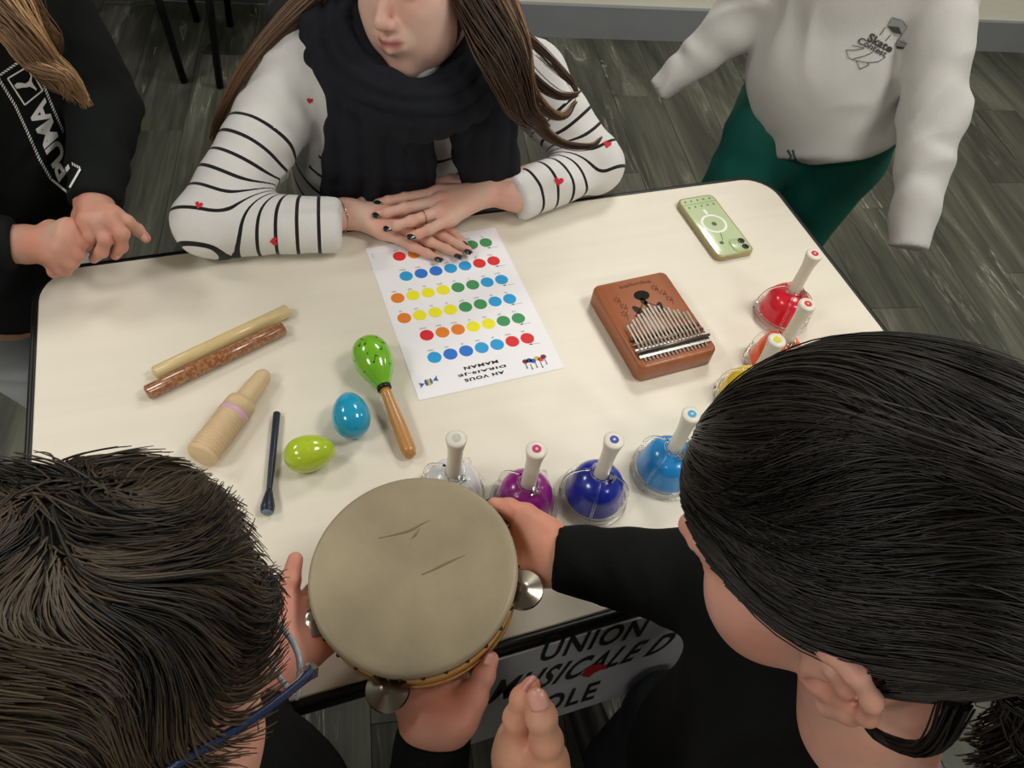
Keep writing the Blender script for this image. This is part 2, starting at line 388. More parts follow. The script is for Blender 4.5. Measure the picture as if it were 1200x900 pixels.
# ---------------------------------------------------------------- hands, given joint by joint
def hand(s, wrist, arm, fingers, palm_k=.011, wr=(.024, .026), mc=.0115, thenar=None):
    """wrist, arm points; fingers: list of (joints, radii); palm = metacarpals melted together"""
    s.main(); s.c(wrist, arm, wr[0], wr[1], k=.02)
    for J, R, ismeta in fingers:
        if ismeta: s.c(wrist * .82 + J[0] * .18, J[0], mc * 1.12, mc, k=palm_k * 1.4)
    if thenar: 
        for a, b, ra, rb in thenar: s.c(a, b, ra, rb, k=.016)
    for J, R, _ in fingers:
        s.branch().chain(J, R, k=.004)
        for i in range(1, len(J) - 1): s.e(J[i], (R[i] * 1.03,) * 3, k=.003)
    s.main()
def nail(P0, P1, up, w, l, m, parent, name='fingernail'):
    """a curved nail plate near the tip P1 of the segment P0-P1 on its `up` side"""
    P0, P1 = np.asarray(P0, float), np.asarray(P1, float)
    d = nrm(P1 - P0); u = nrm(np.asarray(up) - d * (np.asarray(up) @ d)); sd = np.cross(d, u); V = []; F = []; nu, nv = 7, 8
    for i in range(nv):
        t = i / (nv - 1); wf = w * (0.72 + 0.28 * math.sin(PI * min(1, 0.25 + t * 0.6))) * (1 if t < .75 else math.sqrt(max(0.05, 1 - ((t - .75) / .27) ** 2)))
        for j in range(nu):
            q = (j / (nu - 1) - .5) * 2; V.append(P1 + d * (l * (t - .62)) + sd * (q * wf / 2) + u * (-0.30 * w * q * q * .6 - 0.10 * l * (t - .3) ** 2))
    V = np.array(V); V2 = V - u * 0.0012; n = len(V)
    for i in range(nv - 1):
        for j in range(nu - 1):
            a = i * nu + j; F.append((a, a + 1, a + nu + 1, a + nu)); F.append((n + a, n + a + nu, n + a + nu + 1, n + a + 1))
    rim = [j for j in range(nu)] + [i * nu + nu - 1 for i in range(1, nv)] + [(nv - 1) * nu + j for j in range(nu - 2, -1, -1)] + [i * nu for i in range(nv - 2, 0, -1)]
    for a, b in zip(rim, rim[1:] + rim[:1]): F.append((a, n + a, n + b, b))
    return mk(name, np.concatenate([V, V2]), F, m, parent)

# ---------------------------------------------------------------- lettering
def text_mesh(s, bold=0.0, shear=0.0, maxedge=None, space=1.0):
    """flat letters as (V2 in unit box, faces), normalised to 0..1 wide and 0..1 high of the text's own box"""
    cu = bpy.data.curves.new('lettering', 'FONT'); cu.body = s; cu.offset = bold; cu.shear = shear; cu.resolution_u = 3; cu.space_character = space; cu.fill_mode = 'FRONT'
    o = bpy.data.objects.new('lettering', cu); COL.objects.link(o); bpy.context.view_layer.update()
    me = o.evaluated_get(bpy.context.evaluated_depsgraph_get()).to_mesh()
    bm = bmesh.new(); bm.from_mesh(me); bmesh.ops.triangulate(bm, faces=bm.faces)
    if maxedge:
        for _ in range(3):
            es = [e for e in bm.edges if e.calc_length() > maxedge]
            if not es: break
            bmesh.ops.subdivide_edges(bm, edges=es, cuts=1); bmesh.ops.triangulate(bm, faces=bm.faces)
    V = np.array([v.co[:2] for v in bm.verts]); F = [tuple(v.index for v in f.verts) for f in bm.faces]
    bm.free(); COL.objects.unlink(o); bpy.data.objects.remove(o)
    lo, hi = V.min(0), V.max(0); return (V - lo) / (hi - lo), F, (hi - lo)
def quad_map(V, q):
    """q: lower-left, lower-right, upper-right, upper-left corners (n-dim); bilinear"""
    q = [np.asarray(p, float) for p in q]; u, v = V[:, :1], V[:, 1:2]
    return q[0] * (1 - u) * (1 - v) + q[1] * u * (1 - v) + q[2] * u * v + q[3] * (1 - u) * v
def drape(Vpx, F, target, off, name, m, parent, thick=0.0006):
    """lay a flat print on a cloth surface where the rays of its outline meet it"""
    me = target.data; bv = BVHTree.FromPolygons([v.co for v in me.vertices], [p.vertices[:] for p in me.polygons]); out = []
    ok = []
    for p in Vpx:
        d = Vector(ray(*p)).normalized(); hit = bv.ray_cast(Vector(CAM), d)
        if hit[0] is None: out.append((0, 0, 0)); ok.append(False)
        else: out.append(tuple(hit[0] - d * off)); ok.append(True)
    F = [f for f in F if all(ok[i] for i in f)]
    if not F: return None
    return mk(name, out, F, m, parent, smooth=True)
def poly_fan(pts): return [tuple(range(len(pts)))]

# ================================================================ SETTING
WA = math.radians(-10.45)                      # the far wall's direction
wd = np.array([math.cos(WA), math.sin(WA), 0]); wn = np.array([-math.sin(WA), math.cos(WA), 0])   # along the wall, towards it
WP = np.array([1.54, 2.66, 0])
def room(u, v, z): return WP + wd * u + wn * v + np.array([0, 0, z])     # u along the wall, v beyond it (negative: into the room)
def rbox(u0, u1, v0, v1, z0, z1):
    V, F = box(u0, u1, v0, v1, z0, z1); return np.array([room(*p) for p in V]), F
def struct(name, VF, m, label=None): 
    return tag(mk(name, VF[0], VF[1], m, smooth=False), label, None, None, 'structure')
def wall_mat():
    return mat('cream_wall_paint', 'e9e6d6', rough=0.8, var=0.03, vscale=3, bump=0.15, bscale=60)
WALLM = wall_mat()
U0, U1, V0 = -5.0, 4.2, -6.2
q_ = W(480, 40, 0) - WP; UR = float(q_ @ wd); q_ = W(230, 5, 0) - WP; VR = float(q_ @ wn) + .02
struct('wall_back', rbox(UR, U1, 0.0, 0.12, 0, CEIL), WALLM, 'cream painted wall behind the table, above a grey skirting')
struct('wall_recess', rbox(U0, UR, VR, VR + .12, 0, CEIL), mat('dark_grey_cupboard', '3a3c3d', rough=.6), 'dark grey wall of the recess at the far left')
struct('trim_1', rbox(UR, UR + .1, 0.12, VR + .12, 0, CEIL), WALLM)
struct('wall_front', rbox(U0, U1, V0 - .12, V0, 0, CEIL), WALLM)
struct('wall_left', rbox(U0 - .12, U0, V0, VR + .12, 0, CEIL), WALLM)
struct('wall_right', rbox(U1, U1 + .12, V0, 0.12, 0, CEIL), WALLM)
struct('ceiling', rbox(U0, U1, V0, VR, CEIL, CEIL + .1), mat('white_ceiling', 'efeee8', rough=0.9, bump=.2, bscale=90))
GREY = mat('grey_skirting_paint', '85888c', rough=0.45, var=0.05, vscale=5)
bbV, bbF = rbox(UR, U1, -0.022, 0.0, 0.0, 0.128)
struct('baseboard_back', (bbV, bbF), GREY, 'mid grey painted skirting board along the cream wall')
# floor: dark boards, each one its own
def plank_mat():
    m = bpy.data.materials.new('dark_grey_green_wood_board'); m.use_nodes = True; nt = m.node_tree; b = nt.nodes['Principled BSDF']; N = nt.nodes.new; L = nt.links.new
    co = N('ShaderNodeTexCoord'); oi = N('ShaderNodeObjectInfo')
    off = N('ShaderNodeVectorMath'); off.operation = 'SCALE'; off.inputs[0].default_value = (3.1, 7.7, 5.3); L(oi.outputs['Random'], off.inputs['Scale'])
    ad = N('ShaderNodeVectorMath'); ad.operation = 'ADD'; L(co.outputs['Object'], ad.inputs[0]); L(off.outputs[0], ad.inputs[1])
    mp = N('ShaderNodeMapping'); mp.inputs['Scale'].default_value = (7.5, 0.75, 1); L(ad.outputs[0], mp.inputs[0])
    n1 = N('ShaderNodeTexNoise'); n1.inputs['Scale'].default_value = 1.2; n1.inputs['Detail'].default_value = 6; n1.inputs['Roughness'].default_value = 0.6; n1.inputs['Distortion'].default_value = 0.6; L(mp.outputs[0], n1.inputs['Vector'])
    # cathedral grain: rings of a stretched noise field
    mul = N('ShaderNodeMath'); mul.operation = 'MULTIPLY'; mul.inputs[1].default_value = 5; L(n1.outputs['Fac'], mul.inputs[0])
    fr = N('ShaderNodeMath'); fr.operation = 'PINGPONG'; fr.inputs[1].default_value = 0.5; L(mul.outputs[0], fr.inputs[0])
    lt = N('ShaderNodeMapRange'); lt.inputs[1].default_value = 0.0; lt.inputs[2].default_value = 0.075; lt.inputs[3].default_value = 1; lt.inputs[4].default_value = 0; L(fr.outputs[0], lt.inputs[0])
    mp2 = N('ShaderNodeMapping'); mp2.inputs['Scale'].default_value = (3, 0.9, 1); L(ad.outputs[0], mp2.inputs[0])
    n2 = N('ShaderNodeTexNoise'); n2.inputs['Scale'].default_value = 2.0; n2.inputs['Detail'].default_value = 3; L(mp2.outputs[0], n2.inputs['Vector'])
    gate = N('ShaderNodeMapRange'); gate.inputs[1].default_value = 0.48; gate.inputs[2].default_value = 0.62; gate.inputs[3].default_value = 0.0; gate.inputs[4].default_value = 0.75; L(n2.outputs['Fac'], gate.inputs[0])
    g = N('ShaderNodeMath'); g.operation = 'MULTIPLY'; L(lt.outputs[0], g.inputs[0]); L(gate.outputs[0], g.inputs[1])
    mp3 = N('ShaderNodeMapping'); mp3.inputs['Scale'].default_value = (60, 2.0, 1); L(ad.outputs[0], mp3.inputs[0])
    n3 = N('ShaderNodeTexNoise'); n3.inputs['Scale'].default_value = 1.5; n3.inputs['Detail'].default_value = 4; L(mp3.outputs[0], n3.inputs['Vector'])
    cr = N('ShaderNodeValToRGB'); cr.color_ramp.elements[0].position = 0.32; cr.color_ramp.elements[0].color = lin('2c2d28'); cr.color_ramp.elements[1].position = 0.72; cr.color_ramp.elements[1].color = lin('6b6c60')
    e = cr.color_ramp.elements.new(0.5); e.color = lin('4a4b41'); L(n1.outputs['Fac'], cr.inputs[0])
    m1 = N('ShaderNodeMix'); m1.data_type = 'RGBA'; m1.blend_type = 'MULTIPLY'; m1.inputs[0].default_value = 0.8; L(cr.outputs[0], m1.inputs[6])
    r3 = N('ShaderNodeMapRange'); r3.inputs[1].default_value = 0.3; r3.inputs[2].default_value = 0.7; r3.inputs[3].default_value = 0.62; r3.inputs[4].default_value = 1.25; L(n3.outputs['Fac'], r3.inputs[0]); L(r3.outputs[0], m1.inputs[7])
    m2 = N('ShaderNodeMix'); m2.data_type = 'RGBA'; L(g.outputs[0], m2.inputs[0]); L(m1.outputs[2], m2.inputs[6]); m2.inputs[7].default_value = lin('a3a394')
    tone = N('ShaderNodeMapRange'); tone.inputs[3].default_value = 0.86; tone.inputs[4].default_value = 1.1; L(oi.outputs['Random'], tone.inputs[0])
    m3 = N('ShaderNodeMix'); m3.data_type = 'RGBA'; m3.blend_type = 'MULTIPLY'; m3.inputs[0].default_value = 1; L(m2.outputs[2], m3.inputs[6]); L(tone.outputs[0], m3.inputs[7])
    L(m3.outputs[2], b.inputs['Base Color']); b.inputs['Roughness'].default_value = 0.42
    bp = N('ShaderNodeBump'); bp.inputs['Strength'].default_value = 0.25; bp.inputs['Distance'].default_value = 0.002; L(n3.outputs['Fac'], bp.inputs['Height']); L(bp.outputs[0], b.inputs['Normal'])
    return m
PLANK = plank_mat()
floor = struct('floor', rbox(U0, U1, V0, VR, -0.1, -0.004), mat('dark_floor_base', '1c1c19', rough=0.9), 'dark grey green wood board floor')
PWD, PLN = 0.185, 1.22
pv, pf = prism(rrect(-PWD / 2, PWD / 2, -PLN / 2, PLN / 2, 0.001, 1), [(0.0006, -0.004), (0.0004, -0.0010), (0.0012, 0.0)])
pme = None
us = np.arange(-3.4, 4.15, PWD)
for i, u in enumerate(us):
    vend = VR if u < UR - .1 else -0.002
    v0 = vend + PLN * ((i * 0.37) % 1)
    while v0 > -4.6:
        ctr = v0 - PLN / 2
        if v0 - PLN < vend - .03:
            top = min(v0, vend)
            if pme is None:
                o = mk('floor_board', pv, pf, PLANK, floor, smooth=False); pme = o.data
            else:
                o = link('floor_board', pme, None, floor)
            L_ = top - (v0 - PLN); p = room(u, top - L_ / 2, 0)
            o.location = tuple(p); o.rotation_euler = (0, 0, WA); o.scale = (1, L_ / PLN, 1)
        v0 -= PLN
# ceiling light panels (real lamps of the room)
LF = mat('white_lamp_frame', 'f2f2f0', rough=0.4); LG = mat('lit_lamp_diffuser', 'fff6e6', rough=0.6, emit=2.0)
where = ['front left', 'front right', 'back left', 'back right', 'rear left', 'rear right', 'far right']
for i, (x, y) in enumerate(PANELS):
    t = thing('ceiling_light', 'square white ceiling light panel, the %s one above the room' % where[i], 'ceiling light', (x, y, CEIL))
    fr = [box(-.3, .3, -.3, -.285, -.03, 0), box(-.3, .3, .285, .3, -.03, 0), box(-.3, -.285, -.285, .285, -.03, 0), box(.285, .3, -.285, .285, -.03, 0)]
    V, F = join(fr); mk('frame', V, F, LF, t, smooth=False)
    V, F = box(-.285, .285, -.285, .285, -.02, -.012); mk('diffuser', V, F, LG, t, smooth=False)

# ================================================================ TABLE
tb = thing('table', 'cream topped classroom table with black edging, instruments laid out on it', 'table', (0, 0, 0))
TX0, TX1, TY0, TY1 = -0.312, 0.872, 0.246, 0.918
TOPM = mat('cream_laminate', 'e6dfcf', rough=0.38, var=0.025, vscale=6, stretch=(0.6, 8, 1), bump=0.03, bscale=300)
BLK = mat('black_edge_band', '0c0c0d', rough=0.42)
V, F = prism(rrect(TX0, TX1, TY0, TY1, 0.055), [(0.002, TZ - .022), (0.0, TZ - .002), (0.0015, TZ)]); mk('tabletop', V, F, TOPM, tb, smooth=False)
def ring_band(out, levels, n_out):
    pass
o1 = rrect(TX0 - .009, TX1 + .009, TY0 - .009, TY1 + .009, 0.064); o2 = rrect(TX0, TX1, TY0, TY1, 0.055); n = len(o1)
V = []; F = []
prof = [(o2, TZ - .0012, 0), (o1, TZ - .0012, .5), (o1, TZ - .004, 0), (o1, TZ - .028, 0), (o1, TZ - .032, .5), (o2, TZ - .032, 0)]
for ol, z, f in prof:
    for a, b in zip(o1, o2):
        p = np.array(ol[len(V) % n]); q = np.array(b); V.append(tuple(p * (1 - f * .35) + q * f * .35) + (z,))
for i in range(len(prof)):
    for j in range(n):
        k = (j + 1) % n; i2 = (i + 1) % len(prof); F.append((i * n + j, i2 * n + j, i2 * n + k, i * n + k))
mk('edge_band', V, F, BLK, tb)
V, F = prism(rrect(TX0 + .004, TX1 - .004, TY0 + .004, TY1 - .004, 0.05), [(0, TZ - .03), (0, TZ - .023)]); mk('underside_board', V, F, mat('dark_underside', '2a2826', rough=.8), tb, smooth=False)
LEGM = mat('black_metal', '101011', rough=0.35, metal=0.6)
for x, y in ((TX0 + .07, TY0 + .06), (TX1 - .07, TY0 + .06), (TX0 + .07, TY1 - .06), (TX1 - .07, TY1 - .06)):
    V, F = join([place(lathe([(.018, 0.012), (.018, TZ - .03)], 16), t=(x, y, 0)), place(lathe([(.022, 0), (.022, .014)], 16), t=(x, y, 0))])
    mk('leg', V, F, LEGM, tb)
V, F = join([box(TX0 + .07, TX1 - .07, TY0 + .05, TY0 + .07, TZ - .07, TZ - .03), box(TX0 + .07, TX1 - .07, TY1 - .07, TY1 - .05, TZ - .07, TZ - .03), box(TX0 + .06, TX0 + .08, TY0 + .06, TY1 - .06, TZ - .07, TZ - .03), box(TX1 - .08, TX1 - .06, TY0 + .06, TY1 - .06, TZ - .07, TZ - .03)])
mk('rail', V, F, LEGM, tb, smooth=False)

# ================================================================ THINGS ON THE TABLE
# ---- sheet of music
ZP = TZ + 0.0006
def pl(x, y, z=None): return W(400 + x / 4, 260 + y / 4, z or ZP)
PA = math.radians(2.0)
pc = np.mean([W(*p, ZP) for p in ((433, 292), (587, 265), (653.5, 433), (486.5, 468.5))], 0)
pu = np.array([math.cos(PA), math.sin(PA), 0]); pvv = np.array([-pu[1], pu[0], 0])
sheet = thing('music_sheet', 'white printed sheet with rows of coloured dots under the striped woman\'s hands', 'paper', pc, (0, 0, PA))
gx, gy = np.meshgrid(np.linspace(-.105, .105, 12), np.linspace(-.1485, .1485, 16))
Vt = np.stack([gx.ravel(), gy.ravel(), np.zeros(gx.size)], 1)
Ft = [(j * 12 + i, j * 12 + i + 1, (j + 1) * 12 + i + 1, (j + 1) * 12 + i) for j in range(15) for i in range(11)]
n = len(Vt); Vb = Vt - [0, 0, .0004]; V = np.concatenate([Vt, Vb]); F = Ft + [tuple(n + i for i in f[::-1]) for f in Ft]
mk('paper', V, F, mat('white_paper', 'f3f2f6', rough=0.7), sheet, smooth=False)
def to_sheet(P):
    d = np.asarray(P) - pc; return np.stack([d @ pu, d @ pvv, np.full(len(d), 0.0)], 1)
PCOL = {'b': '2aa0dc', 'B': '2f78d4', 'r': 'dd2f33', 'o': 'e8842c', 'y': 'f3ea2a', 'g': '44955c'}
rows = [('roo yygg', [(273, 161), (342, 150), (409, 140), (476, 130), (545, 119), (613, 108), (677, 96)]),
        ('bBBbbrr', [(304, 254), (374, 242), (444, 230), (512, 219), (580, 206), (647, 195), (714, 182)]),
        ('oyyyggbb', [(264, 357), (335, 345), (408, 332), (478, 320), (547, 307), (616, 294), (683, 283), (751, 271)]),
        ('oyyyggbb', [(295, 451), (368, 438), (440, 425), (512, 411), (582, 399), (652, 385), (721, 374), (789, 361)]),
        ('rooyygg', [(401, 532), (474, 518), (547, 504), (619, 490), (688, 477), (761, 466), (830, 452)]),
        ('bBBbbrr', [(437, 634), (511, 620), (585, 606), (659, 590), (730, 576), (801, 560), (872, 545)])]
words = [['son', 'rai', 'la', 'que', 'mieux', 'lent', 'Va'], ['bons', 'bon', 'les', 'que', 'dis', 'je', 'Moi'],
         ['son', 'per', 'de', 'gran', 'ne', 'u', 'me', 'Com'], ['ne', 'son', 'rai', 'je', 'que', 'veut', 'pa', 'Pa'],
         ['ment', 'tour', 'mon', 'se', 'cau', 'qui', 'Ce'], ['man', 'ma', 'je', 'rais', 'di', 'vous', 'Ah']]
INK = mat('black_ink', '141416', rough=0.6); INKG = mat('grey_ink', '55555e', rough=0.6)
dotme = {}
txt_parts = []
for (cs, pts), ws in zip(rows, words):
    cs = cs.replace(' ', '')
    a = np.array([pl(*p) for p in pts]); L_ = to_sheet(a)
    t = np.arange(len(pts)); fit = [np.polyval(np.polyfit(t, L_[:, k], 1), t) for k in (0, 1)]
    for i, ch in enumerate(cs):
        x, y = fit[0][i], fit[1][i]
        if ch not in dotme:
            Vd, Fd = lathe([(.0098, 0), (.0098, .0003)], 28); o = mk('printed_dot', Vd, Fd, mat('dot_' + PCOL[ch], PCOL[ch], rough=0.65), sheet, smooth=False); dotme[ch] = o.data
        else: o = link('printed_dot', dotme[ch], None, sheet)
        o.location = (x, y, 0.0)
        tv, tf, ext = text_mesh(ws[i]); hh = .0034; ww = hh * ext[0] / .72
        tv = -(tv - .5) * [ww, hh * ext[1] / .72]
        txt_parts.append((np.stack([tv[:, 0] + x - .002, tv[:, 1] + y + .0135, np.full(len(tv), .0003)], 1), tf))
V, F = join(txt_parts); mk('lyrics', V, F, INKG, sheet, smooth=False)
arr = []
for (x0, y0), (x1, y1) in (((735, 117), (685, 123)), ((770, 203), (722, 210)), ((808, 292), (757, 299)), ((848, 380), (797, 389)), ((888, 473), (837, 482)), ((933, 568), (880, 575))):
    a, b = to_sheet([pl(x0, y0), pl(x1, y1)]); d = nrm(b - a); s_ = np.array([-d[1], d[0], 0]); z = np.array([0, 0, .0003])
    arr.append((np.array([a + s_ * .0002 + z, a - s_ * .0002 + z, b - s_ * .0002 + z, b + s_ * .0002 + z]), [(0, 1, 2, 3)]))
    arr.append((np.array([b - d * .0045 + s_ * .0014 + z, b + d * .001 + z, b - d * .0045 - s_ * .0014 + z]), [(0, 2, 1)]))
V, F = join(arr); mk('arrows', V, F, INK, sheet, smooth=False)
tl = []
for s_, (cx, cy), wd_ in (('AH VOUS', (672, 724), 176), ('DIRAIS-JE', (660, 697), 212), ('MAMAN', (655, 671), 152)):
    tv, tf, ext = text_mesh(s_, bold=0.045, space=1.2)
    c0 = to_sheet([pl(cx, cy)])[0]; wl = wd_ / 4 * .0013; hl = .0055
    tv = -(tv - .5) * [wl, hl]; tl.append((np.stack([tv[:, 0] + c0[0], tv[:, 1] + c0[1], np.full(len(tv), .0003)], 1), tf))
V, F = join(tl); mk('title', V, F, INK, sheet, smooth=False)
def disc2(cx, cy, rx, ry, n=14, z=.0003, a=0): return np.array([(cx + rx * math.cos(t) * math.cos(a) - ry * math.sin(t) * math.sin(a), cy + rx * math.cos(t) * math.sin(a) + ry * math.sin(t) * math.cos(a), z) for t in np.arange(n) * 2 * PI / n]), [tuple(range(n))]
# sweet drawing and bunch of little figures
c0 = to_sheet([pl(410, 752)])[0]
V, F = join([disc2(c0[0], c0[1], .006, .0055)]); mk('sweet_drawing', V, F, mat('print_ochre', 'd9b45e', rough=.6), sheet, smooth=False)
par = [disc2(c0[0] - .0035, c0[1], .0022, .0055, z=.0005), disc2(c0[0] + .0035, c0[1] + .001, .0014, .005, z=.0005)]
for sx in (-1, 1): par.append((np.array([(c0[0] + sx * .006, c0[1] + sx * .001, .0005), (c0[0] + sx * .0135, c0[1] + .005 + sx * .003, .0005), (c0[0] + sx * .012, c0[1] + sx * .003, .0005), (c0[0] + sx * .0135, c0[1] - .004 + sx * .003, .0005)]), [(0, 1, 2, 3)]))
V, F = join(par); mk('sweet_wrapper_drawing', V, F, mat('print_blue', '2e62b0', rough=.6), sheet, smooth=False)
for i, (x, y, cc) in enumerate(((862, 655, '6f2440'), (880, 650, '2c3f96'), (898, 652, '2c5fa8'), (916, 640, 'd8b458'), (935, 645, 'd5455a'), (947, 632, '7a2440'))):
    c0 = to_sheet([pl(x, y)])[0]; V, F = join([disc2(c0[0], c0[1], .0042, .0038)]); mk('figure_drawing', V, F, mat('print_' + cc, cc, rough=.6), sheet, smooth=False)
par = []
for x, y in ((866, 672), (890, 676), (912, 668), (938, 668), (957, 652)):
    c0 = to_sheet([pl(x, y)])[0]; par.append(disc2(c0[0], c0[1], .0006, .005, n=8)); par.append(disc2(c0[0], c0[1] - .005, .0013, .0012, n=8))
V, F = join(par); mk('figure_legs_drawing', V, F, INK, sheet, smooth=False)
tv, tf, _ = text_mesh('Atelier musique'); c0 = to_sheet([pl(148, 160)])[0]
tv = (tv - .5) * [.011, .0016]; mk('margin_note', np.stack([-tv[:, 1] + c0[0], tv[:, 0] + c0[1], np.full(len(tv), .0003)], 1), tf, INKG, sheet, smooth=False)

# ---- claves (two sticks)
def stick(name, label, a, b, r, m, cham=.0025):
    a = np.array(a); b = np.array(b); L_ = np.linalg.norm(b - a)
    t = thing(name, label, 'rhythm stick', a, (0, 0, 0), None)
    prof = [(r - cham, 0), (r, cham), (r, L_ - cham), (r - cham, L_)]
    VF = lathe(prof, 28); V, F = place(VF, frame(b - a)); mk('shaft', V, F, m, t); t.data if 0 else None
    return t
def stick_obj(name, label, a, b, r, m, cham=.0025):
    a = np.array(a, float); b = np.array(b, float); L_ = np.linalg.norm(b - a)
    V, F = place(lathe([(r * .55, -.0), (r - cham, .0004), (r, cham), (r, L_ - cham), (r - cham, L_ - .0004), (r * .55, L_)], 30), frame(b - a))
    o = mk(name, V, F, m, None); o.location = tuple(a); return tag(o, label, 'rhythm stick')
PALE = mat('pale_wood', 'dcc48e', rough=0.4, var=0.10, vscale=30, stretch=(1, 1, 6), bump=.05, bscale=200, coat=.3)
def blotch_mat():
    m = mat('speckled_red_wood', 'a86f4a', rough=0.22, coat=0.6); nt = m.node_tree; b = nt.nodes['Principled BSDF']
    co = nt.nodes.new('ShaderNodeTexCoord'); n = nt.nodes.new('ShaderNodeTexNoise'); n.inputs['Scale'].default_value = 220; n.inputs['Detail'].default_value = 5
    cr = nt.nodes.new('ShaderNodeValToRGB'); cr.color_ramp.elements[0].position = .42; cr.color_ramp.elements[0].color = lin('8d5538'); cr.color_ramp.elements[1].position = .6; cr.color_ramp.elements[1].color = lin('a87c55')
    nt.links.new(co.outputs['Object'], n.inputs['Vector']); nt.links.new(n.outputs['Fac'], cr.inputs[0]); nt.links.new(cr.outputs[0], b.inputs['Base Color']); return m
zr = TZ + .0095
stick_obj('rhythm_stick', 'pale smooth wooden rhythm stick beside the speckled one', W(180, 438, zr), W(338, 363.5, zr), .0093, PALE)
stick_obj('rhythm_stick', 'reddish brown speckled varnished rhythm stick nearer the front', W(171, 461, zr), W(333, 384, zr), .0098, blotch_mat())

# ---- guiro / turned wooden shaker partly behind the boy's hair
ga, gb = W(312, 436, TZ + .014), W(245, 522, TZ + .021)
GW = mat('turned_beech', 'd5ba92', rough=.5, var=.07, vscale=14, stretch=(1, 1, 4), bump=.06, bscale=120)
gl = np.linalg.norm(gb - ga)
t = thing('wooden_guiro', 'turned pale wooden guiro with a pink band, half under the boy\'s hair', 'instrument', ga)
prof = [(.004, 0), (.009, .002), (.0125, .007), (.0135, .016), (.0125, .018), (.0138, .020), (.0128, .0225), (.0142, .025), (.0135, .027), (.0145, .03), (.0150, .052), (.0152, .054)]
V, F = place(lathe([(r * .84, z) for r, z in prof], 32), frame(gb - ga)); mk('handle', V, F, GW, t)
prof = [(.014, .053), (.021, .056), (.0225, .060), (.0228, .074)]
V, F = place(lathe([(r * .84, z) for r, z in prof], 32), frame(gb - ga)); mk('body', V, F, GW, t)
V, F = place(lathe([(.0191, .074), (.0195, .0745), (.0195, .0805), (.0191, .081)], 32), frame(gb - ga)); mk('painted_band', V, F, mat('pink_paint', 'd3a5bb', rough=.4), t)
prof = [(.0228, .081)]
for i in range(12): z = .083 + i * .0048; prof += [(.0228, z), (.0205, z + .0012), (.0205, z + .0024), (.0228, z + .0036)]
prof += [(.0228, .143), (.019, .146)]
V, F = place(lathe([(r * .84, z) for r, z in prof], 32), frame(gb - ga)); mk('ridged_barrel', V, F, GW, t)

# ---- dark mallet
ma, mb = W(324.5, 484, TZ + .005), W(313, 600, TZ + .008)
t = thing('mallet', 'thin navy black mallet lying between the boy\'s hair and the lime egg shaker', 'mallet', ma)
NV = mat('navy_plastic', '1c2638', rough=.35)
L_ = np.linalg.norm(mb - ma); f_ = frame(mb - ma)
V, F = place(lathe([(.0042, 0), (.0046, .001), (.0042, L_ * .55), (.0034, L_ * .78), (.0034, L_ * .8)], 18), f_); mk('stick', V, F, NV, t)
V, F = place(lathe([(.0034, L_ * .79), (.0048, L_ * .83), (.0078, L_ * .93), (.0082, L_ * .96), (.0075, L_ - .001), (.0072, L_)], 20), f_); mk('head', V, F, NV, t)
V, F = place(lathe([(.0066, L_), (.0060, L_ + .0012), (.0030, L_ + .0020)], 20), f_); mk('tip', V, F, mat('grey_blue_rubber', '6d8794', rough=.6), t)

# ---- egg shakers
def egg(label, px, size, direc, colr):
    a, L_, = size, size * 1.36; d = nrm(direc); c = W(*px, TZ + a * .99)
    prof = []
    for i in range(1, 26):
        th = PI * i / 26; x = -math.cos(th); r = math.sin(th) * a * (1 - .14 * x) ; prof.append((r, x * L_))
    V, F = place(lathe([(.0004, -L_)] + prof + [(.0004, L_)], 40), frame(d))
    o = mk('egg_shaker', V, F, mat('gloss_' + colr, colr, rough=.16, coat=.5, bump=.02, bscale=30), None); o.location = tuple(c)
    V, F = place(lathe([(math.sin(PI / 2) * a * 1.001, -.0003), (a * 1.006, 0), (a * 1.001, .0003)], 40, cap=False), frame(d)); 
    mk('seam', V, F, mat('gloss_' + colr, colr), o)
    return tag(o, label, 'egg shaker')
egg('glossy sky blue egg shaker standing tilted beside the green maraca', (411, 486), .0234, (.03, .95, .05), '1f9fc8')
egg('glossy lime green egg shaker lying by the navy mallet', (363, 531), .0224, (.98, .02, 0), 'b2cb30')

# ---- maraca
mh, me_, mn = W(436, 418, TZ + .0265), W(481, 533, TZ + .009), W(454, 459, TZ + .016)
t = thing('maraca', 'green maraca with black painted notes and a wooden handle', 'maraca', mh)
ax_ = nrm(me_ - mh); f_ = frame(ax_); Lh = np.linalg.norm(me_ - mh)
prof = [(.0005, -.030), (.008, -.0292), (.015, -.0262), (.021, -.020), (.0248, -.011), (.0262, -.001), (.0258, .008), (.0238, .018), (.0200, .028), (.0152, .037), (.0112, .044), (.0085, .049)]
PR = np.array(prof); zz = np.linspace(-.0298, .049, 30); rr_ = np.interp(zz, PR[:, 1], PR[:, 0]); rr_ = np.convolve(np.pad(rr_, 1, 'edge'), [.25, .5, .25], 'valid')
V, F = place(lathe([(.0005, -.0304), (.004, -.0301)] + list(zip(rr_, zz)), 44), f_)
GRN = mat('green_lacquer', '78bd2a', rough=.16, coat=.8, var=.05, vscale=30)
body = mk('shell', V, F, GRN, t)
V, F = place(lathe([(.0078, .047), (.0095, .0475), (.0095, .0525), (.0078, .053)], 28), f_); mk('collar', V, F, mat('black_paint', '111111', rough=.4), t)
V, F = place(lathe([(.0068, .052), (.0070, .06), (.0078, .08), (.0088, .10), (.0098, Lh - .012), (.0094, Lh - .006), (.007, Lh + .001), (.001, Lh + .004)], 24), f_)
mk('handle', V, F, mat('honey_wood', 'bf8a4e', rough=.35, coat=.3, var=.08, vscale=40, stretch=(1, 1, 5)), t)
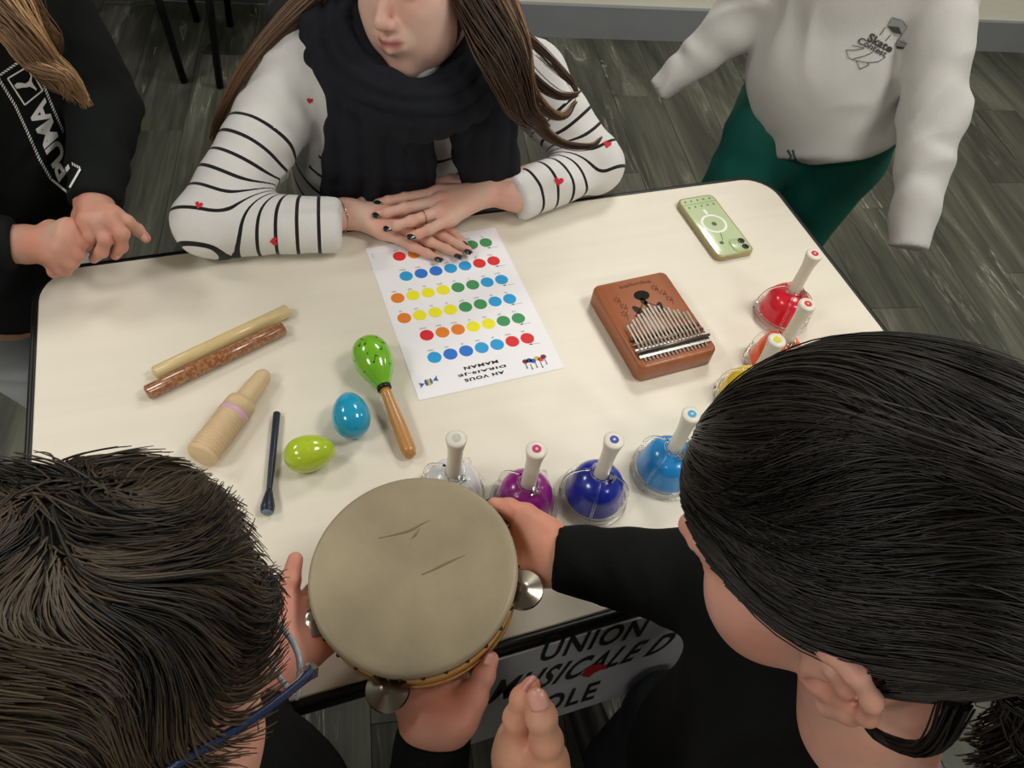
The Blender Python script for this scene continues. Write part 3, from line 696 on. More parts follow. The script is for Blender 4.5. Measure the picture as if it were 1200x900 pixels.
bvb = BVHTree.FromPolygons([v.co + Vector(mh) for v in body.data.vertices], [p.vertices[:] for p in body.data.polygons])
nts = []
def dab(px, py, rx, ry, ang=0):
    P = []
    for i in range(10):
        a = 2 * PI * i / 10; x = rx * math.cos(a); y = ry * math.sin(a); q = (px + x * math.cos(ang) - y * math.sin(ang), py + x * math.sin(ang) + y * math.cos(ang))
        d = Vector(ray(*q)).normalized(); h = bvb.ray_cast(Vector(CAM), d)
        if h[0] is None: return
        P.append(np.array(h[0] - d * .0004) - mh)
    nts.append((np.array(P), [tuple(range(10))]))
for x, y in ((441, 395), (430.5, 414), (457, 425.5), (427, 436), (416, 423)): dab(x, y, .9, .9)
for x, y in ((421, 405), (446.5, 409), (438, 424)):
    dab(x, y, 1.5, 1.0, -.4); dab(x + 1.2, y - 4.5, .35, 4.5, .1); dab(x + 3.3, y - 7.5, 2.4, .55, .25)
dab(427.5, 403, 1.5, 1.0, -.4); dab(428.6, 399, .35, 4.2, .1)
V, F = join(nts); mk('painted_notes', V, F, mat('black_paint', '111111'), t)

# ---- kalimba
KT = TZ + .032
kp = [W(*q, KT) for q in ((697, 332), (786, 317), (835.5, 409), (748, 436))]
kc = np.mean(kp, 0); ku = nrm((kp[1] - kp[0]) + (kp[2] - kp[3])); kv = np.array([-ku[1], ku[0], 0]); KW = np.mean([np.linalg.norm(kp[1] - kp[0]), np.linalg.norm(kp[2] - kp[3])]); KH = np.mean([np.linalg.norm(kp[3] - kp[0]), np.linalg.norm(kp[2] - kp[1])])
ka = math.atan2(ku[1], ku[0])
kt = thing('kalimba', 'brown wooden kalimba thumb piano with steel tines and an engraved figure', 'thumb piano', (kc[0], kc[1], TZ), (0, 0, ka))
KM = mat('mahogany', '9c5a35', rough=.38, var=.12, vscale=8, stretch=(10, 1, 1), coat=.15, bump=.05, bscale=60)
V, F = prism(rrect(-KW / 2, KW / 2, -KH / 2, KH / 2, .011), [(.003, 0), (0, .003), (0, .027), (.0012, .030), (.004, .032)]); mk('body', V, F, KM, kt)
DK = mat('burnt_engraving', '2c1710', rough=.7)
zt = .0323
V, F = disc2(.002, KH * .265, .0125, .0095, 24, zt); mk('sound_hole', V, F, mat('hole_black', '120a07', rough=.9), kt)
# engraved figure: hair bun, face, robe, dress folds
par = [disc2(-.001, KH * .265 - .012, .0045, .007, 12, zt)]
for s_ in (-1, 1):
    for q in range(3): par.append(tube([(s_ * (.006 + .004 * q), KH * .16 - .004 * q, zt), (s_ * (.014 + .005 * q), KH * .11 - .004 * q, zt), (s_ * (.020 + .003 * q), KH * .06, zt), (s_ * (.017 + .002 * q), KH * .01, zt)], .0006, 4))
par += [disc2(-.016, KH * .10, .006, .012, 12, zt, .5), disc2(.017, KH * .09, .005, .011, 12, zt, -.5), disc2(0.002, KH * .13, .004, .012, 12, zt)]
V, F = join(par); mk('engraved_figure', V, F, DK, kt, smooth=False)
par = []
r_ = random.Random(4)
for cx, cy in ((-.038, .045), (-.034, .030), (-.040, .017), (.028, .052), (.036, .040), (.040, .026)):
    for q in range(6):
        a = q * PI / 3 + .3; par.append(disc2(cx + .0042 * math.cos(a), cy + .0042 * math.sin(a), .0018, .0011, 7, zt, a))
    par.append(tube([(cx, cy, zt), (cx + .003, cy - .006, zt), (cx, cy - .011, zt)], .0004, 4))
V, F = join(par); mk('engraved_flowers', V, F, mat('engraving_brown', '5d3220', rough=.7), kt, smooth=False)
V, F = text_mesh('kalimba', bold=.01)[:2]; V = (V - .5); xx = V[:, 0] * .052; yy = V[:, 1] * .0065 + KH * .415 - 2.2 * xx ** 2
mk('engraved_word', np.stack([xx + .003, yy, np.full(len(V), zt)], 1), F, mat('engraving_brown', '5d3220'), kt, smooth=False)
ST = mat('bright_steel', '857e74', rough=.42, metal=1)
yb = -KH * .20 - .0135
for i in range(17):
    x = (i - 8) * .0061 - .001; ln = .066 - .0036 * abs(i - 8) - (.003 if i % 2 else 0); z0 = .0405
    P = [(x, yb - .026, .0335), (x, yb - .014, .0350), (x, yb - .006, .0355), (x, yb + .004, .0372), (x, yb + ln * .6, .0378), (x, yb + ln, .0390)]
    V = []; F = []
    for k, p in enumerate(P):
        wv_ = .0014 if k < 5 else .0018
        V += [(p[0] - wv_, p[1], p[2] - .0004), (p[0] + wv_, p[1], p[2] - .0004), (p[0] + wv_, p[1], p[2] + .0004), (p[0] - wv_, p[1], p[2] + .0004)]
    for k in range(len(P) - 1):
        for j in range(4): F.append((k * 4 + j, k * 4 + (j + 1) % 4, k * 4 + 4 + (j + 1) % 4, k * 4 + 4 + j))
    F += [(3, 2, 1, 0), (20, 21, 22, 23)]
    mk('tine', V, F, ST, kt, smooth=False)
V, F = tube([(-.057, yb + .004, .0348), (.057, yb + .004, .0348)], .0021, 12); mk('bridge_bar', V, F, ST, kt)
V, F = box(-.057, .057, yb - .020, yb - .004, .0325, .0352); mk('clamp_plate', V, F, mat('steel_plate', '8f8d88', rough=.3, metal=1), kt, smooth=False)
V, F = tube([(-.058, yb - .011, .0385), (.058, yb - .011, .0385)], .0022, 10); mk('pressure_bar', V, F, ST, kt)
V, F = box(-.055, .055, yb + .0115, yb + .0165, .032, .0362); mk('wooden_saddle', V, F, mat('dark_saddle', '4e2a1b', rough=.5), kt, smooth=False)

# ---- phone
pp = [W(*q, TZ + .009) for q in ((792.5, 236.5), (834.5, 226), (883.5, 291), (842.5, 305.5))]
pcn = np.mean(pp, 0); u_ = nrm((pp[1] - pp[0]) + (pp[2] - pp[3])); PW_ = .0715; PH_ = .147
v_ = nrm((pp[0] - pp[3]) + (pp[1] - pp[2])); pa = math.atan2(v_[1], v_[0]) - PI / 2
ph = thing('smartphone', 'pale green smartphone face down in a clear patterned case', 'phone', (pcn[0], pcn[1], TZ), (0, 0, pa))
V, F = prism(rrect(-PW_ / 2, PW_ / 2, -PH_ / 2, PH_ / 2, .012), [(.0015, 0), (0, .0015), (0, .0085), (.0015, .0100)]); mk('case', V, F, mat('amber_clear_case', 'a89a6c', rough=.25, coat=.4), ph)
V, F = prism(rrect(-PW_ / 2 + .003, PW_ / 2 - .003, -PH_ / 2 + .003, PH_ / 2 - .003, .010), [(0, .0095), (0, .0102), (.0006, .0104)]); mk('back_glass', V, F, mat('pale_green_glass', 'bfd0a2', rough=.18, coat=.6), ph)
V = []; F = []; nn = 40
for r in (.0185, .0225):
    for i in range(nn): V.append((r * math.cos(2 * PI * i / nn) - .001, r * math.sin(2 * PI * i / nn) + .002, .0107))
F = [(i, nn + i, nn + (i + 1) % nn, (i + 1) % nn) for i in range(nn)]
WHT = mat('white_print', 'f4f4f2', rough=.4)
mk('charging_ring', V, F, WHT, ph, smooth=False)
V, F = box(-.0035, .0015, .026, .038, .0105, .0108); mk('ring_tab', V, F, WHT, ph, smooth=False)
V, F = prism(rrect(.000, .031, -.070, -.040, .008), [(0, .0100), (0, .0113), (.0006, .0117)]); cb_ = mk('camera_bump', V, F, mat('pale_green_bump', 'b3c496', rough=.2), ph)
for x, y in ((.009, -.048), (.022, -.062)) if False else ((.022, -.048), (.022, -.062)):
    V, F = place(lathe([(.0056, 0), (.0056, .0016), (.004, .0018)], 20), t=(x, y, .0115)); mk('camera_lens', V, F, mat('lens_black', '0b0c10', rough=.08, coat=1), cb_)
V, F = place(lathe([(.0022, 0), (.0022, .001)], 12), t=(.009, -.055, .0115)); mk('flash', V, F, WHT, cb_)
par = []; DG = mat('dark_green_print', '51603f', rough=.5)
for y, n_ in ((.062, 5), (.047, 5)):
    for i in range(n_):
        x = -.024 + i * .012; par.append(disc2(x, y, .0022, .0016, 5, .0106, i * .9)); par.append(disc2(x, y + .002, .0013, .0013, 5, .0106))
par.append((np.array([(-.032, .0545, .0106), (.032, .0545, .0106), (.032, .0552, .0106), (-.032, .0552, .0106)]), [(0, 1, 2, 3)]))
par.append(disc2(-.001, .0015, .0045, .005, 12, .0106))
par.append(tube([(-.002, -.022, .0105), (-.006, -.036, .0105), (-.010, -.040, .0105)], .0005, 4)); par.append(disc2(-.012, -.043, .004, .0035, 9, .0106))
V, F = join(par); mk('case_pattern', V, F, DG, ph, smooth=False)

# ---- colour-coded desk bells: white handle, coloured bell, clear guard
CLR = mat('clear_plastic', 'ffffff', rough=.06, trans=1.0, ior=1.35, spec=.5)
HND = mat('ivory_plastic', 'e4e0d2', rough=.35)
bell_proto = {}
def handbell(label, top, colr, dot, hollow=False, tilt=0):
    b = W(*top, TZ + .131); t = thing('handbell', label, 'handbell', (b[0], b[1], TZ), (0, 0, random.uniform(0, 1)), 'colour coded handbells')
    if not bell_proto:
        prof = [(.0355, .011), (.0362, .012), (.0362, .014), (.0335, .021), (.0325, .031), (.0295, .042), (.0235, .050), (.014, .055), (.006, .057)]
        bell_proto['bell'] = lathe(prof, 40)
        bell_proto['h'] = lathe([(.0078, .052), (.0092, .056), (.0088, .072), (.0084, .09), (.0088, .108), (.0106, .122), (.0115, .126), (.0118, .129), (.0108, .1308), (.005, .131)], 28)
        ringp = []
        ringp.append(tube([(.0405 * math.cos(a), .0405 * math.sin(a), .0022) for a in np.arange(40) * 2 * PI / 40], .0021, 8, True))
        ringp.append(tube([(.0400 * math.cos(a), .0400 * math.sin(a), .0150) for a in np.arange(40) * 2 * PI / 40], .0014, 6, True))
        for k in range(4):
            a = k * PI / 2 + .4; c, s_ = math.cos(a), math.sin(a)
            ringp.append(tube([(r * c, r * s_, z) for r, z in spline([(.0405, .002), (.0398, .015), (.0385, .030), (.0325, .045), (.022, .0565), (.012, .062)], 12)], .0017, 6))
        ringp.append(tube([(.0125 * math.cos(a), .0125 * math.sin(a), .0605) for a in np.arange(24) * 2 * PI / 24], .0015, 6, True))
        bell_proto['guard'] = join(ringp)
        bell_proto['clip'] = join([box(-.002, .002, -.016, -.010, .056, .064), box(-.006, .006, -.018, -.016, .058, .061)])
    mk('bell', *bell_proto['bell'], mat('bell_' + colr, colr, rough=.22, coat=.5), t)
    if 'gm' not in bell_proto:
        for nm, key, mm in (('guard', 'guard', CLR), ('handle', 'h', HND)):
            o = mk(nm, *bell_proto[key], mm, t); bell_proto[key + 'm'] = o.data; hh_ = o
        o = mk('clip', *bell_proto['clip'], mat('chrome', 'd8d8d8', rough=.1, metal=1), t, smooth=False); bell_proto['cm'] = o.data; bell_proto['gm'] = 1
    else:
        link('guard', bell_proto['guardm'], None, t); hh_ = link('handle', bell_proto['hm'], None, t); link('clip', bell_proto['cm'], None, t)
    V, F = lathe([(.0052, .1308), (.0052, .1314)], 20); mk('note_sticker', V, F, mat('sticker_' + dot, dot, rough=.3), hh_, smooth=False)
    V, F = lathe([(.0016, .1314), (.0016, .1317)], 6); mk('note_mark', V, F, mat('sticker_mark', 'd0d0d8', rough=.4), hh_, smooth=False)
    # clapper inside
    V, F = join([place(lathe([(.0012, .02), (.0012, .053)], 8)), place(lathe([(.001, .012), (.005, .015), (.006, .019), (.004, .023), (.001, .024)], 14))]); mk('clapper', V, F, mat('chrome', 'd8d8d8'), t)
    return t
handbell('handbell with a white bell, half behind the tambourine', (535, 513), 'dcdce0', 'c9c6bc')
handbell('handbell with a magenta purple bell in the front row', (629, 526), '8e1c80', 'c32a62')
handbell('handbell with a dark blue bell in the front row', (720, 515), '1d2f9e', '2a3f9a')
handbell('handbell with a light sky blue bell beside the black hair', (811, 485), '2a8fd6', '3aa0d0')
handbell('handbell with a green bell, nearly hidden by the black haired woman', (868, 480), '3fa653', '3fa653')
handbell('handbell with a yellow dot on its handle, its bell behind the black hair', (911, 398), 'e8c832', 'd8d21e')
handbell('handbell with an orange bell just in front of the red one', (947, 356), 'ea5a28', 'd8402c')
handbell('handbell with a bright red bell near the table\'s right edge', (955, 297), 'e01f36', 'd5263a')

# ================================================================ SIGN hanging from the table's front edge
SY = TY0 - .0135
def sg(px, py, off=0): 
    return YP(px, py, SY - off)
sq = [sg(545, 868), sg(720, 815), sg(800, 712), sg(562, 769)]
zt_ = TZ - .018; 
p0 = sg(562, 769); 
zbot = float(np.mean([sg(558, 870)[2], sg(660, 836)[2]]))
x0_ = float(p0[0]) - .0; x1_ = x0_ + .42
sign = thing('banner_sign', 'glossy grey music society sign hanging from the table\'s front edge', 'sign', (x0_, SY, zbot))
V, F = box(0, x1_ - x0_, -.001, .001, 0, zt_ - zbot); mk('panel', V, F, mat('laminated_silver_grey', 'd6d5de', rough=.28, coat=.6, var=.16, vscale=7), sign, smooth=False)
LT = mat('sign_lettering', '26262a', rough=.35); so = np.array([x0_, SY, zbot])
def sign_text(s_, ll, lr, ur, ul, name='lettering'):
    tv, tf, _ = text_mesh(s_, bold=.025, space=1.12); q = [sg(*p, .0016) for p in (ll, lr, ur, ul)]
    # straighten into the sign's own plane: rectangle with italic slant
    P = quad_map(tv, q) - so; mk(name, P, tf, LT, sign, smooth=False)
sign_text('UNION', (630, 777), (750, 746), (765, 722), (640, 752))
sign_text('MUSICALE D', (570, 826), (775, 764), (800, 738), (588, 797))
sign_text('DOLE', (600, 848), (695, 819), (705, 797), (611, 825))
P = np.array([sg(*p, .0022) for p in ((683, 793), (685, 785), (693, 780), (702, 778), (710, 780), (712, 784), (704, 785), (696, 789), (690, 794))]) - so
mk('red_swoosh', P, [tuple(range(9))], mat('red_print', 'b3262e', rough=.35), sign, smooth=False)

# ================================================================ TAMBOURINE
tc = C(484, 667, .74); tr_ = .0990
tn = nrm(imgdir(-.03, .60, .80)); tf_ = frame(tn)
tam = thing('tambourine', 'round skin headed tambourine with wooden frame and jingles, held over the table', 'tambourine', tc)
def tp(V): return np.asarray(V) @ tf_.T
SKN = mat('drum_skin', 'a0947a', rough=.45, var=.22, vscale=11, bump=.08, bscale=60)
nt = SKN.node_tree; bs = nt.nodes['Principled BSDF']
V, F = lathe([(tr_ + .0012, -.012), (tr_ + .0022, -.006), (tr_ + .0016, .0005), (tr_ - .002, .0022), (tr_ - .008, .0012), (tr_ * .6, .0006), (tr_ * .3, .0004), (.001, .0003)], 72); mk('drumhead', tp(V), F, SKN, tam)
WOOD = mat('tan_frame_wood', 'c29350', rough=.4, var=.15, vscale=10, coat=.3)
a_gaps = []
# frame as a band with slots for the jingles
def arc_band(a0, a1, r0, r1, z0, z1, n=8):
    V = []; F = []
    for i in range(n + 1):
        a = a0 + (a1 - a0) * i / n; c, s_ = math.cos(a), math.sin(a); V += [(r0 * c, r0 * s_, z0), (r1 * c, r1 * s_, z0), (r1 * c, r1 * s_, z1), (r0 * c, r0 * s_, z1)]
    for i in range(n):
        for j in range(4): k = (j + 1) % 4; F.append((i * 4 + j, i * 4 + 4 + j, i * 4 + 4 + k, i * 4 + k))
    F += [(0, 1, 2, 3), (n * 4 + 3, n * 4 + 2, n * 4 + 1, n * 4)]
    return np.array(V), F
# angles of the jingles, from their places round the rim
def rim_angle(px, py):
    d = W(px, py, tc[2] - .03) - tc; l = tf_.T @ d; return math.atan2(l[1], l[0])
JA = [rim_angle(*p) for p in ((604, 697), (452, 815), (352, 722))]; JA += [rim_angle(592, 602)]
HW = .17; zb = -.046
par = [arc_band(0, 2 * PI, tr_ - .006, tr_, -.018, .0, 72), arc_band(0, 2 * PI, tr_ - .006, tr_, zb, zb + .009, 72)]
sa = sorted(a % (2 * PI) for a in JA)
for i, a in enumerate(sa):
    b = sa[(i + 1) % len(sa)] + (2 * PI if i == len(sa) - 1 else 0); par.append(arc_band(a + HW, b - HW, tr_ - .006, tr_, zb + .009, -.018, 12))
V, F = join(par); mk('frame', tp(V), F, WOOD, tam)
BR = mat('jingle_steel', '8d867c', rough=.25, metal=1)
for a in JA:
    j = None
    for k, z in enumerate((-.0265, -.0315)):
        s_ = 1 if k == 0 else -1
        VF = lathe([(.002, .0022 * s_), (.007, .0024 * s_), (.009, .0005 * s_), (.0198, .0), (.0203, -.0004 * s_), (.009, -.0001 * s_), (.002, .0014 * s_)], 28)
        V, F = place(VF, t=((tr_ + .0065) * math.cos(a), (tr_ + .0065) * math.sin(a), z)); mk('jingle', tp(V), F, BR, tam)
    V, F = place(lathe([(.0011, zb + .004), (.0011, -.014)], 8), t=((tr_ + .0) * math.cos(a), (tr_ + .0) * math.sin(a), 0)); mk('pin', tp(V), F, BR, tam)
tk = lathe([(.0026, 0), (.0024, .001), (.0012, .0022), (.0003, .0026)], 10); first = None
for i in range(30):
    a = 2 * PI * i / 30 + .05; c, s_ = math.cos(a), math.sin(a); M = frame((c, s_, 0))
    V, F = place(tk, M, ((tr_ + .0014) * c, (tr_ + .0014) * s_, -.009)); mk('tack', tp(V), F, mat('dark_tack', '3a342c', rough=.3, metal=.8), tam)
def on_head(px, py):
    d = ray(px, py); k = ((tc - CAM) @ tn) / (d @ tn); return tf_.T @ (CAM + d * k - tc)
for P in ([(444, 631), (462, 627), (480, 622), (495, 614), (504, 610)], [(494, 674), (512, 666), (528, 658), (545, 651)], [(482, 632), (487, 627), (492, 620)]):
    Q = [on_head(*p) for p in P]; V, F = tube(spline(Q, 14), [.0004 + .0009 * math.sin(PI * i / 13) ** 2 for i in range(14)], 6); V[:, 2] = .0008 + V[:, 2] * .25
    mk('skin_scuff', tp(V), F, mat('scuff_brown', '84775f', rough=.7), tam)

#PEOPLE#
# ================================================================ PEOPLE
def cloth(name, color, var=.06, bump=.25, bscale=260, rough=.85):
    return mat(name, color, rough=rough, var=var, vscale=14, bump=bump, bscale=bscale, sheen=0 if int(color[:2], 16) < 60 else .15, spec=.2 if int(color[:2], 16) < 60 else .35, bdist=.003)
def garment(name, s, m, parent, amp=.004, scale=9, seed=1, axis=None, squash=3, smooth=2, attrs=None, more=()):
    V, F = s.run(); V = relax(V, F, smooth); N = vnormals(V, F)
    if amp: V = folds(V, N, amp, scale, seed, axis, squash)
    for fn in more: V = fn(V, N)
    V = relax(V, F, 1, .4)
    return mk(name, V, F, m, parent, attrs=attrs(V) if attrs else None)
def sleeve_wrinkles(a, b, r, amp, freq, seed):
    """rings of creases round a bent limb, deepest near b"""
    a, b = np.array(a, float), np.array(b, float); d = nrm(b - a); L_ = np.linalg.norm(b - a)
    def fn(V, N):
        t = (V - a) @ d; rad = np.linalg.norm(V - a - np.outer(t, d), axis=1)
        k = np.clip(1 - np.abs(t / L_ - .5) * 1.6, 0, 1) * np.clip(1 - (rad - r) / (.35 * r + .004), 0, 1)
        ph = noise(V, 6, seed) * 1.6; w_ = np.sin(t * freq + ph) * (.6 + .4 * noise(V, 9, seed + 1))
        return V + N * (amp * k * w_)[:, None]
    return fn
def join_body(parts, parent, name='body'):
    V = []; F = []; Cc = []; n = 0
    for v, f, c in parts: V.append(v); F.append(f + n); Cc.append(c); n += len(v)
    return mk(name, np.concatenate(V), np.concatenate(F), SKIN, parent, attrs={'Col': ('FLOAT_COLOR', np.concatenate(Cc))})
def core(chains, base, h=.012):
    s = Sdf(h, .03)
    for pts, rs in chains: s.chain(pts, rs)
    V, F = s.run(); return V, F, skin_cols(V, base)
def person(label, loc): return thing('person', label, 'person', loc)
def unparent_fix(root):
    """children are built in world coordinates: keep them there under a root that is off the origin"""
    for o in root.children:
        o.location = Vector(o.location) - root.location
def solve_loc(fwd, up, scale, local, target):
    M, _ = head_matrix(fwd, up, (0, 0, 0), scale); return np.asarray(target) - M @ np.asarray(local)

# ---------------------------------------------------------------- A: woman in the striped sweater
SKA = 'dcae9c'
A = person('woman with long brown hair, black scarf and striped white sweater leaning on the table', (.27, 1.20, 0))
fA, uA = imgdir(-.44, -.62, .60), imgdir(-.03, .75, .66)
lA = solve_loc(fA, uA, .98, (0, .097, -.0615), C(456, 51, 1.0)); MA, _ = head_matrix(fA, uA, lA, .98)
hs = head_sdf(.0026, neck=tuple(np.linalg.inv(MA) @ (C(520, 60, 1.12) - lA)))
headA = place_head('head', A, fA, uA, lA, .98, 'deb5a6', hs, reds=[((.04, .06, -.03), .04, 'd99a8c', .25), ((-.04, .06, -.03), .04, 'd99a8c', .25), ((0, .108, -.033), .02, 'd99a8c', .3)])
S1, E1, K1 = C(356, 84, 1.17), W(246, 262, .789), W(397, 265, .779)
S2, E2, K2 = C(616, 92, 1.25), W(698, 192, .785), W(604, 232, .779)
HIP = np.array([.27, 1.24, .585])
# her right hand, flat on the table
s = Sdf(.0016, .010)
zt0 = TZ + .0085
hp = lambda L_: [W(x, y, TZ + z) for x, y, z in L_]
wr1 = W(404, 250, TZ + .027)
hand(s, wr1, W(360, 262, TZ + .036), [
    (hp([(449, 272, .017), (484, 289, .0125), (500, 297, .009), (515, 303, .0075)]), [.0088, .0075, .0066, .0055], True),
    (hp([(459, 263, .022), (503, 283, .0175), (523, 292, .010), (538, 299, .0078)]), [.0095, .0080, .0070, .0058], True),
    (hp([(469, 254, .024), (517, 276, .0175), (536, 286, .010), (549, 293, .0078)]), [.0098, .0082, .0072, .0060], True),
    (hp([(476, 245, .023), (515, 263, .0165), (531, 274, .010), (544, 284, .0078)]), [.0098, .0080, .0070, .0058], True),
    (hp([(425, 238, .020), (452, 231, .016), (474, 230, .012)]), [.012, .0105, .0085], False)], wr=(.024, .026), mc=.0120)
V, F = s.run(); hA1 = (V, F, skin_cols(V, SKA, [(W(*p, TZ + .012), .014, 'd88f80', .35) for p in ((513, 302), (536, 298), (548, 292), (484, 288), (503, 282))]))
# her left hand laid over it
s = Sdf(.0016, .010); wr2 = W(577, 224, TZ + .046)
hand(s, wr2, W(606, 231, TZ + .042), [
    (hp([(514, 226, .047), (474, 232, .049), (455, 235, .042), (442, 237.5, .037)]), [.0098, .0080, .0070, .0058], True),
    (hp([(515, 236, .050), (474, 244, .053), (454, 249, .045), (440, 251, .038)]), [.0100, .0082, .0072, .0060], True),
    (hp([(518, 247, .050), (482, 259, .052), (465, 264, .044), (453, 267.5, .037)]), [.0096, .0080, .0070, .0058], True),
    (hp([(528, 256, .046), (503, 269, .046), (491, 274, .040), (480, 277, .036)]), [.0092, .0075, .0066, .0055], True),
    (hp([(556, 214, .044), (528, 212, .040), (508, 216, .036)]), [.012, .0105, .009], False)], wr=(.0235, .0245), mc=.0118)
V, F = s.run(); hA2 = (V, F, skin_cols(V, SKA, [(W(*p, TZ + .045), .014, 'd88f80', .35) for p in ((443, 237), (442, 251), (455, 267), (482, 277), (474, 232), (474, 244))]))
cA = core([([C(520, 40, 1.12), (S1 + S2) / 2, HIP], [.05, .07, .09]), ([S1, E1, wr1], [.04, .034, .024]), ([S2, E2, wr2], [.04, .034, .024]), ([(S1 + S2) / 2, S1], [.06, .045]), ([(S1 + S2) / 2, S2], [.06, .045])], SKA)
body_A = join_body([headA, hA1, hA2, cA], A)
NP = mat('dark_teal_nail_polish', '14252c', rough=.12, coat=1)
for a, b, z in (((505, 298), (515.5, 303), .0105), ((528, 294), (538.5, 299.2), .0105), ((540, 288), (550, 294), .0105), ((535, 277), (545, 285), .0105)):
    nail(W(*a, TZ + z), W(*b, TZ + z + .004), (0, 0, 1), .0105, .0135, NP, body_A)
for a, b, z in (((456, 235), (442, 237), .0385), ((455, 249), (440, 251), .0395), ((466, 264), (453, 267), .0385), ((492, 274), (480.5, 276.5), .0375)):
    nail(W(*a, TZ + z + .004), W(*b, TZ + z + .005), (0, -.3, 1), .0105, .013, NP, body_A)
# sweater
TA0 = (S1 + S2) / 2 + np.array([-.02, .0, -.02]); TA1 = np.array([.245, 1.11, .68])
s = Sdf(.0055, .05)
s.c(TA0 - [.075, 0, 0], TA1 - [.085, 0, 0], .098, .105).c(TA0 + [.05, 0, 0], TA1 + [.03, 0, 0], .098, .11).c(TA1, HIP, .13, .15)
s.c(TA0 + [0, -.03, 0], C(515, 55, 1.16), .08, .052, k=.04)
s.c(TA0, S1, .08, .063, k=.04).c(TA0, S2, .08, .063, k=.04)
s.chain([S1, E1, K1], [.061, .047, .0385], k=.018, flat=2 if 0 else 1).chain([S2, E2, K2], [.060, .044, .0355], k=.018, flat=1)
s.c(K1 - nrm(K1 - E1) * .045, K1 + nrm(K1 - E1) * .003, .0385, .0395, k=.003, flat=1).c(K2 - nrm(K2 - E2) * .04, K2 + nrm(K2 - E2) * .003, .0355, .0365, k=.003, flat=1)
def stripe_attr(V):
    a = stripe_field(V); e = .002
    g = np.stack([stripe_field(V + np.eye(3)[k] * e)['stripe'][1] - a['stripe'][1] for k in range(3)], 1) / e
    a['sgrad'] = ('FLOAT', np.clip(np.linalg.norm(g, axis=1), .03, 1.3)); return a
def stripe_field(V):
    def seg(a, b, V):
        d = b - a; L_ = np.linalg.norm(d); d = d / L_; t = (V - a) @ d; q = np.clip(t, 0, L_); return t, np.linalg.norm(V - a - np.outer(q, d), axis=1), L_
    S = []; Wt = []; Mk = []
    for S_, E_, K_, ru, top in ((S1, E1, K1, .054, .56), (S2, E2, K2, .052, .60)):
        tf, df, Lf = seg(K_, E_, V); tu, du, Lu = seg(E_, S_, V)
        S += [tf, Lf + tu]; Wt += [np.exp(-(df - .042) / .010), np.exp(-(du - ru) / .010)]; Mk += [np.ones(len(V)), (tu < Lu * top) * 1.0]
    tt, dt, Lt = seg(TA0, HIP, V); S.append(tt * .92 + .011); Wt.append(np.exp(-(dt - .150) / .010)); Mk.append((tt > .004) * 1.0)
    Wt = np.array(Wt); Wt /= Wt.max(0); hard = Wt.argmax(0)
    # blend only inside one arm, keep torso apart
    Sx = np.array(S); out = np.zeros(len(V)); mk_ = np.array(Mk)[hard, np.arange(len(V))]
    for g in ((0, 1), (2, 3), (4,)):
        w_ = Wt[list(g)]; v_ = (Sx[list(g)] * w_).sum(0) / (w_.sum(0) + 1e-9); out = np.where(np.isin(hard, g), v_, out)
    mk_ = np.where(out < .004, 0, mk_); return {'stripe': ('FLOAT', out), 'striped': ('FLOAT', mk_)}
def stripe_mat():
    m = mat('white_striped_knit', 'dcdbd9', rough=.85, sheen=.1, bump=.3, bscale=420, bdist=.003); nt = m.node_tree; b = nt.nodes['Principled BSDF']; N = nt.nodes.new; L = nt.links.new
    a = N('ShaderNodeAttribute'); a.attribute_name = 'stripe'; a2 = N('ShaderNodeAttribute'); a2.attribute_name = 'striped'
    d = N('ShaderNodeMath'); d.operation = 'DIVIDE'; d.inputs[1].default_value = .0305; L(a.outputs['Fac'], d.inputs[0])
    f = N('ShaderNodeMath'); f.operation = 'FRACT'; L(d.outputs[0], f.inputs[0])
    a3 = N('ShaderNodeAttribute'); a3.attribute_name = 'sgrad'; th = N('ShaderNodeMath'); th.operation = 'MULTIPLY_ADD'; th.inputs[1].default_value = -.165; th.inputs[2].default_value = 1; L(a3.outputs['Fac'], th.inputs[0])
    c = N('ShaderNodeMath'); c.operation = 'GREATER_THAN'; L(f.outputs[0], c.inputs[0]); L(th.outputs[0], c.inputs[1])
    g = N('ShaderNodeMath'); g.operation = 'GREATER_THAN'; g.inputs[1].default_value = .5; L(a2.outputs['Fac'], g.inputs[0])
    p = N('ShaderNodeMath'); p.operation = 'MULTIPLY'; L(c.outputs[0], p.inputs[0]); L(g.outputs[0], p.inputs[1])
    mx = N('ShaderNodeMix'); mx.data_type = 'RGBA'; L(p.outputs[0], mx.inputs[0]); mx.inputs[6].default_value = lin('dcdbd9'); mx.inputs[7].default_value = lin('0e0e10'); L(mx.outputs[2], b.inputs['Base Color'])
    return m
swA = garment('striped_sweater', s, stripe_mat(), A, amp=.0042, scale=8, seed=5, attrs=stripe_attr,
              more=[sleeve_wrinkles(S1, E1, .055, .0035, 95, 3), sleeve_wrinkles(E1, K1, .042, .0016, 120, 4), sleeve_wrinkles(S2, E2, .052, .0035, 95, 6), sleeve_wrinkles(E2, K2, .040, .0016, 120, 7)])
RED = mat('red_embroidery', 'cf2432', rough=.8)
def heart(px, py, sz, a):
    P = []
    for i in range(20):
        t = 2 * PI * i / 20; x = 16 * math.sin(t) ** 3 / 17; y = (13 * math.cos(t) - 5 * math.cos(2 * t) - 2 * math.cos(3 * t) - math.cos(4 * t)) / 17
        P.append((px + sz * (x * math.cos(a) + y * math.sin(a)), py + sz * (x * math.sin(a) - y * math.cos(a))))
    drape(P, [tuple(range(20))[::-1]], swA, .0016, 'heart_patch', RED, A)
